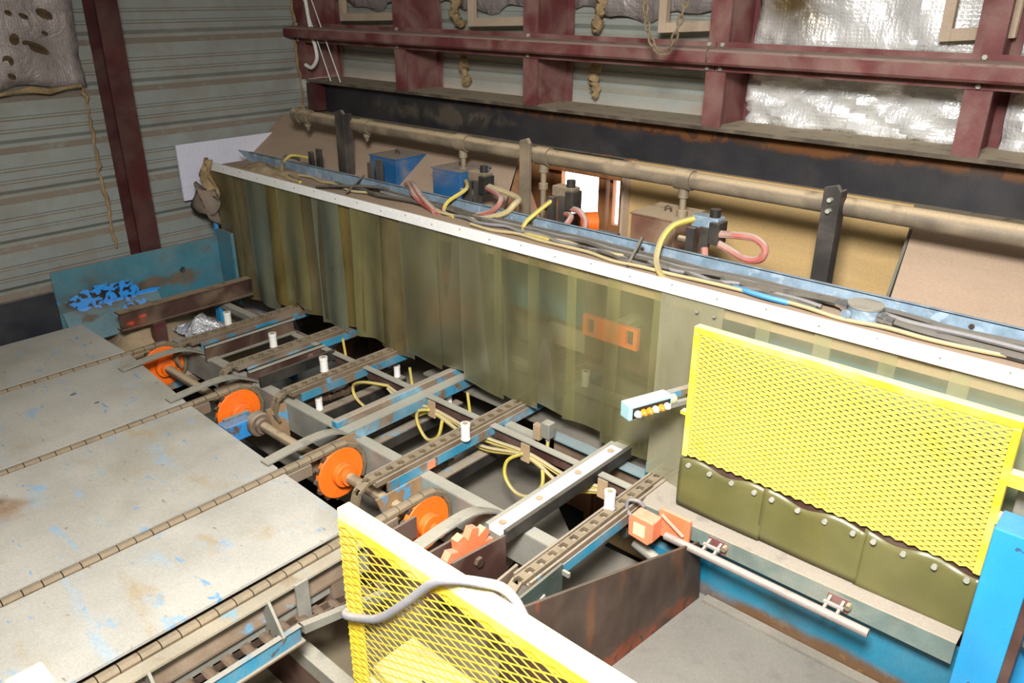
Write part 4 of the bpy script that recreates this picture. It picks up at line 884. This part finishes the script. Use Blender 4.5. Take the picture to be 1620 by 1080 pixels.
for i, (x0, x1, zb, lb) in enumerate(((-.693,-.508,.012,'olive rubber flap at the left under the mesh guard'),(-.512,-.318,.012,'olive rubber flap in the middle under the mesh guard'),(-.322,-.131,.002,'olive rubber flap at the right under the mesh guard'))):
    q = thing('rubber_flap', ((x0+x1)/2,1.29,zb), lb, 'flap', 'rubber flaps under the mesh guard')
    fs = flap(x0, x1, .121, zb, 1.298+.0015*i, i*1.3).build('sheet', M['flap'], q, smooth=True, solid=.003)
    for j in range(4):
        xx = x0+.02+(x1-x0-.04)*j/3; MB().bolt((xx,1.294,.112),(0,-1,0),.005,.006,8).build('rivet', M['pale_steel'], fs)
# shelf under the flaps
t = thing('shelf', (-.44,1.33,-.03), 'dusty steel shelf in front of the curtain, below the flaps', 'shelf')
MB().prism([(-.757,1.262,-.003),(-.137,1.262,.008),(-.137,1.41,.008),(-.79,1.41,-.003)],(0,0,-.006)).build('top', M['table'], t)
MB().prism([(-.757,1.258,-.003),(-.137,1.258,.008),(-.137,1.258,-.036),(-.757,1.258,-.034)],(0,.006,0)).build('front_face', M['green_rust'], t)
for x in (-.575,-.332): MB().box(x-.018,x+.022,1.2565,1.258,-.034,-.004).build('primer_patch', M['red'], t)
MB().box(-.66,-.10,1.300,1.308,-.19,-.034).build('apron_panel', M['teal'], label='blue panel below the shelf, rusty along its bottom', cat='panel')
MB().box(-.60,-.10,1.276,1.298,-.19,-.182).build('floor_channel', M['pan'], label='grey channel on the platform along the blue panel', cat='channel')
# blue post at the right
t = thing('guard_post', (-.095,1.21,-.19), 'bright blue square steel post at the right edge', 'post')
MB().box(-.125,-.065,1.195,1.255,-ZF,.283).build('tube', M['blue_bright'], t, bevel=.002)
MB().box(-.0665,-.052,1.20,1.26,-ZF,.285).build('side_plate', M['brown'], t)
MB().box(-.055,.08,1.30,1.34,-.19,.12).build('motor_box', M['blue_bright'], label='blue box behind the blue post at the right edge', cat='box')
cable([(-.06,1.27,.06),(-.04,1.265,.05),(.0,1.26,.03)], .005, M['black_cable'], 'black cable behind the blue post')
MB().box(-.125,.05,1.36,1.40,.16,.27).build('bearing_housing', M['grey_steel'], label='grey housing above the blue post', cat='housing', bevel=.004)
# pull-cord tube, clamps and switch
MB().cyl((-.672,1.222,-.0235),(-.262,1.222,-.0235),.0085,14).build('guard_tube', M['tube'], label='dusty grey tube held in front of the shelf by two yokes', cat='tube', smooth=True)
for x, lb in ((-.577,'small yoke clamp next to the orange switch'),(-.332,'small yoke clamp near the free end of the tube')):
    t = thing('yoke_clamp', (x,1.24,-.03), lb, 'clamp', 'yoke clamps on the tube')
    for dx in (-.012,.012): MB().beam((x+dx,1.257,-.012),(x+dx,1.222,-.022),.005,.009).build('arm', M['tube'], t)
    MB().cyl((x-.018,1.24,-.014),(x+.018,1.24,-.014),.0045,8).build('pin', M['tube'], t)
    MB().bolt((x+.022,1.257,-.012),(0,-1,0),.006,.012).build('bolt', M['pipe'], t)
t = thing('safety_switch', (-.69,1.23,-.05), 'orange safety switch at the left end of the dusty tube', 'switch')
MB().box(-.700,-.628,1.238,1.246,-.042,.022).build('mount_plate', M['orange_dusty'], t, bevel=.001)
sb = MB().prism([(-.748,1.20,-.046),(-.700,1.20,-.052),(-.690,1.20,-.04),(-.690,1.20,.006),(-.742,1.20,.008),(-.750,1.20,-.004)],(0,.036,0)).build('body', M['orange_dusty'], t, bevel=.003)
MB().box(-.735,-.708,1.1985,1.20,-.036,-.008).build('name_plate', M['yellow_pale'], sb)
MB().beam((-.69,1.232,.014),(-.635,1.228,-.012),.004,.005).build('lever', M['frame_wood'], t)
MB().cyl((-.636,1.228,-.03),(-.636,1.238,-.03),.007,10).build('pivot', M['orange'], t)
cable([(-.745,1.22,-.02),(-.765,1.22,-.005),(-.765,1.22,.02),(-.745,1.225,.026),(-.735,1.235,.012)], .004, M['grey_cable'], 'grey lead looping behind the orange switch')
t = thing('drive_motor', (-.80,1.27,-.13), 'dark grey green motor under the end of the shelf', 'motor')
MB().cyl((-.80,1.26,-.09),(-.76,1.32,-.09),.022,18).build('housing', M['greensteel'], t, smooth=True)
MB().cyl((-.76,1.25,-.10),(-.66,1.25,-.13),.012,14).build('shaft_cover', M['grey_steel'], t, smooth=True)
MB().box(-.74,-.62,1.27,1.29,-.19,-.10).build('support_plate', M['teal'], label='teal plate beside the dark motor under the shelf', cat='plate')
# control box with row of buttons
t = thing('control_box', (-.74,1.20,.21), 'pale blue control box with a row of amber buttons on an arm', 'control box')
a = Vector((-.762,1.179,.250)); b = Vector((-.727,1.278,.250))
d = (b-a).normalized(); sd = d.cross(Vector((0,0,1))).normalized(); up = sd.cross(d)
def lp(u, s_, h): return a+d*u+sd*s_+up*h
Lb = (b-a).length
MB().prism([lp(0,-.015,-.017),lp(0,.015,-.017),lp(0,.015,.017),lp(0,-.015,.017)], d*Lb).build('body', M['ctrl'], t, bevel=.003)
face = MB().prism([lp(.008,.015,-.013),lp(Lb-.006,.015,-.013),lp(Lb-.006,.015,.010),lp(.008,.015,.010)], sd*.0015).build('face_plate', M['rubber'], t)

for i in range(6):
    p = lp(.018+(Lb-.034)*i/5,.0165,-.003)
    q = MB().tube([p,p+sd*.006,p+sd*.0105],[.0075,.0072,.0035],14).build('button', M['lens'] if i in (1,2,4) else M['lens_clear'], face, smooth=True)
    q['label'] = 'amber button' if i in (1,2,4) else 'pale button'
MB().tube([lp(Lb,.002,.0),lp(Lb+.014,.002,.0)],.012,12).build('gland', M['pale_steel'], t, smooth=True)
MB().beam(lp(Lb-.005,-.004,.008),lp(Lb+.075,-.004,.008),.014,.012).build('support_arm', M['blue'], t)
MB().beam(lp(Lb-.005,.006,-.012),lp(Lb+.075,.006,-.012),.009,.010).build('support_arm', M['grey_steel'], t)
MB().box(-.722,-.60,1.345,1.360,.232,.262).build('arm_bracket', M['blue'], t)
# front guard
t = thing('mesh_guard', (-.45,.5,.1), 'yellow expanded mesh guard close to the camera with a cable over it', 'guard')
MB().box(-.742,-.10,.492,.512,.378,.393).build('top_tube', M['yellow_pale'], t, bevel=.002)  # glare on this tube is put into its paler yellow
MB().box(-.742,-.712,.492,.498,.10,.378).build('side_bar', M['yellow'], t, bevel=.001)
MB().box(-.742,-.10,.492,.512,.09,.105).build('bottom_tube', M['yellow'], t, bevel=.002)
MB().box(-.715,-.10,.4925,.4965,.360,.378).build('top_strip', M['yellow'], t)
mesh_sheet(MB(), -.739,-.10,.104,.376,.4900,.0128,.031,.0023,.0009,-.0006).build('mesh', M['yellow_mesh'], t)
for x in (-.72,-.15): MB().box(x-.012,x+.012,.498,.510,-ZF,.09).build('leg', M['yellow'], t)
cable([(-.742,.515,.222),(-.738,.486,.226),(-.70,.484,.243),(-.655,.483,.272),(-.60,.483,.330),(-.555,.484,.382),(-.525,.488,.402),(-.495,.500,.408),(-.472,.517,.40),(-.452,.525,.37),(-.44,.53,.32)], .0058, M['grey_cable'], 'grey cable draped over the near yellow guard', n=10)
# yellow box and scrap behind it
t = thing('floor_box', (-.62,.6,-ZF), 'pale yellow sheet metal box with a row of slots behind the near guard', 'box')
MB().box(-.785,-.45,.555,.640,-ZF,.05).build('body', M['yellow_pale'], t, bevel=.004)
for i in range(6): MB().box(-.705+i*.012,-.698+i*.012,.585,.588,.0495,.0505).build('slot', M['rubber'], t)
MB().grid(lambda u,v: (-.62+.36*u, .68+.20*v, -.25+.11*math.sin(math.pi*u)*math.sin(math.pi*v)+.035*random.uniform(-1,1)), 22, 16).build('plastic_scrap', M['plastic_bag'], label='heap of crumpled shiny plastic behind the near mesh guard', cat='plastic')
t = thing('guard_post', (-.84,.14,-ZF), 'yellow post top at the bottom left edge of the picture', 'post')
MB().box(-.860,-.822,.125,.160,-ZF,.295).build('tube', M['yellow'], t, bevel=.003)
MB().box(-.862,-.820,.123,.162,.295,.301).build('cap', M['yellow_pale'], t, bevel=.002)  # paler than the tube: blown-out light put into the cap colour

# ------------------------------------------------------------------ light, world, camera
def area(name, loc, target, size, power, col=(1,1,1), sy=None):
    l = bpy.data.lights.new(name,'AREA'); l.energy = power; l.size = size*U; l.color = col
    if sy: l.shape = 'RECTANGLE'; l.size_y = sy*U
    o = bpy.data.objects.new(name, l); C.objects.link(o); o.location = w(loc)
    o.rotation_euler = (w(target)-w(loc)).to_track_quat('-Z','Y').to_euler(); return o
area('lamp_and_fill', (-.08,.0,1.44), (-.55,.85,.1), .30, 198, (1,.985,.96)).data.spread = R(125)
area('lamp_and_fill', (.1,.3,1.58), (-.3,.8,0), 1.5, 125, (1,.985,.95))  # wide soft fill added to lighten the shadows, no lamp of the shop
wd = bpy.data.worlds.new('sky'); sc.world = wd; wd.use_nodes = True
bg = wd.node_tree.nodes['Background']; bg.inputs[0].default_value = (1,.98,.95,1); bg.inputs[1].default_value = 6.0

cam = bpy.data.cameras.new('camera'); co = bpy.data.objects.new('camera', cam); C.objects.link(co)
f_px = 1277.06; cam.sensor_width = 36; cam.lens = f_px/1620*36; cam.clip_start = .05; cam.clip_end = 200
Rm = Matrix(((0.7439,0.2684,-0.6121),(0.6683,-0.2951,0.6828),(0.0026,-0.9170,-0.3989)))
cx, cy, cz = Rm.col[0].normalized(), Rm.col[1].normalized(), Rm.col[2].normalized()
mw = Matrix(((cx.x,-cy.x,-cz.x,0),(cx.y,-cy.y,-cz.y,0),(cx.z,-cy.z,-cz.z,0),(0,0,0,1)))
mw.translation = w((0,0,1)); co.matrix_world = mw
sc.camera = co
vs = sc.view_settings; vs.view_transform = 'Standard'; vs.look = 'None'; vs.gamma = 1; vs.use_curve_mapping = False; vs.exposure = 0.0
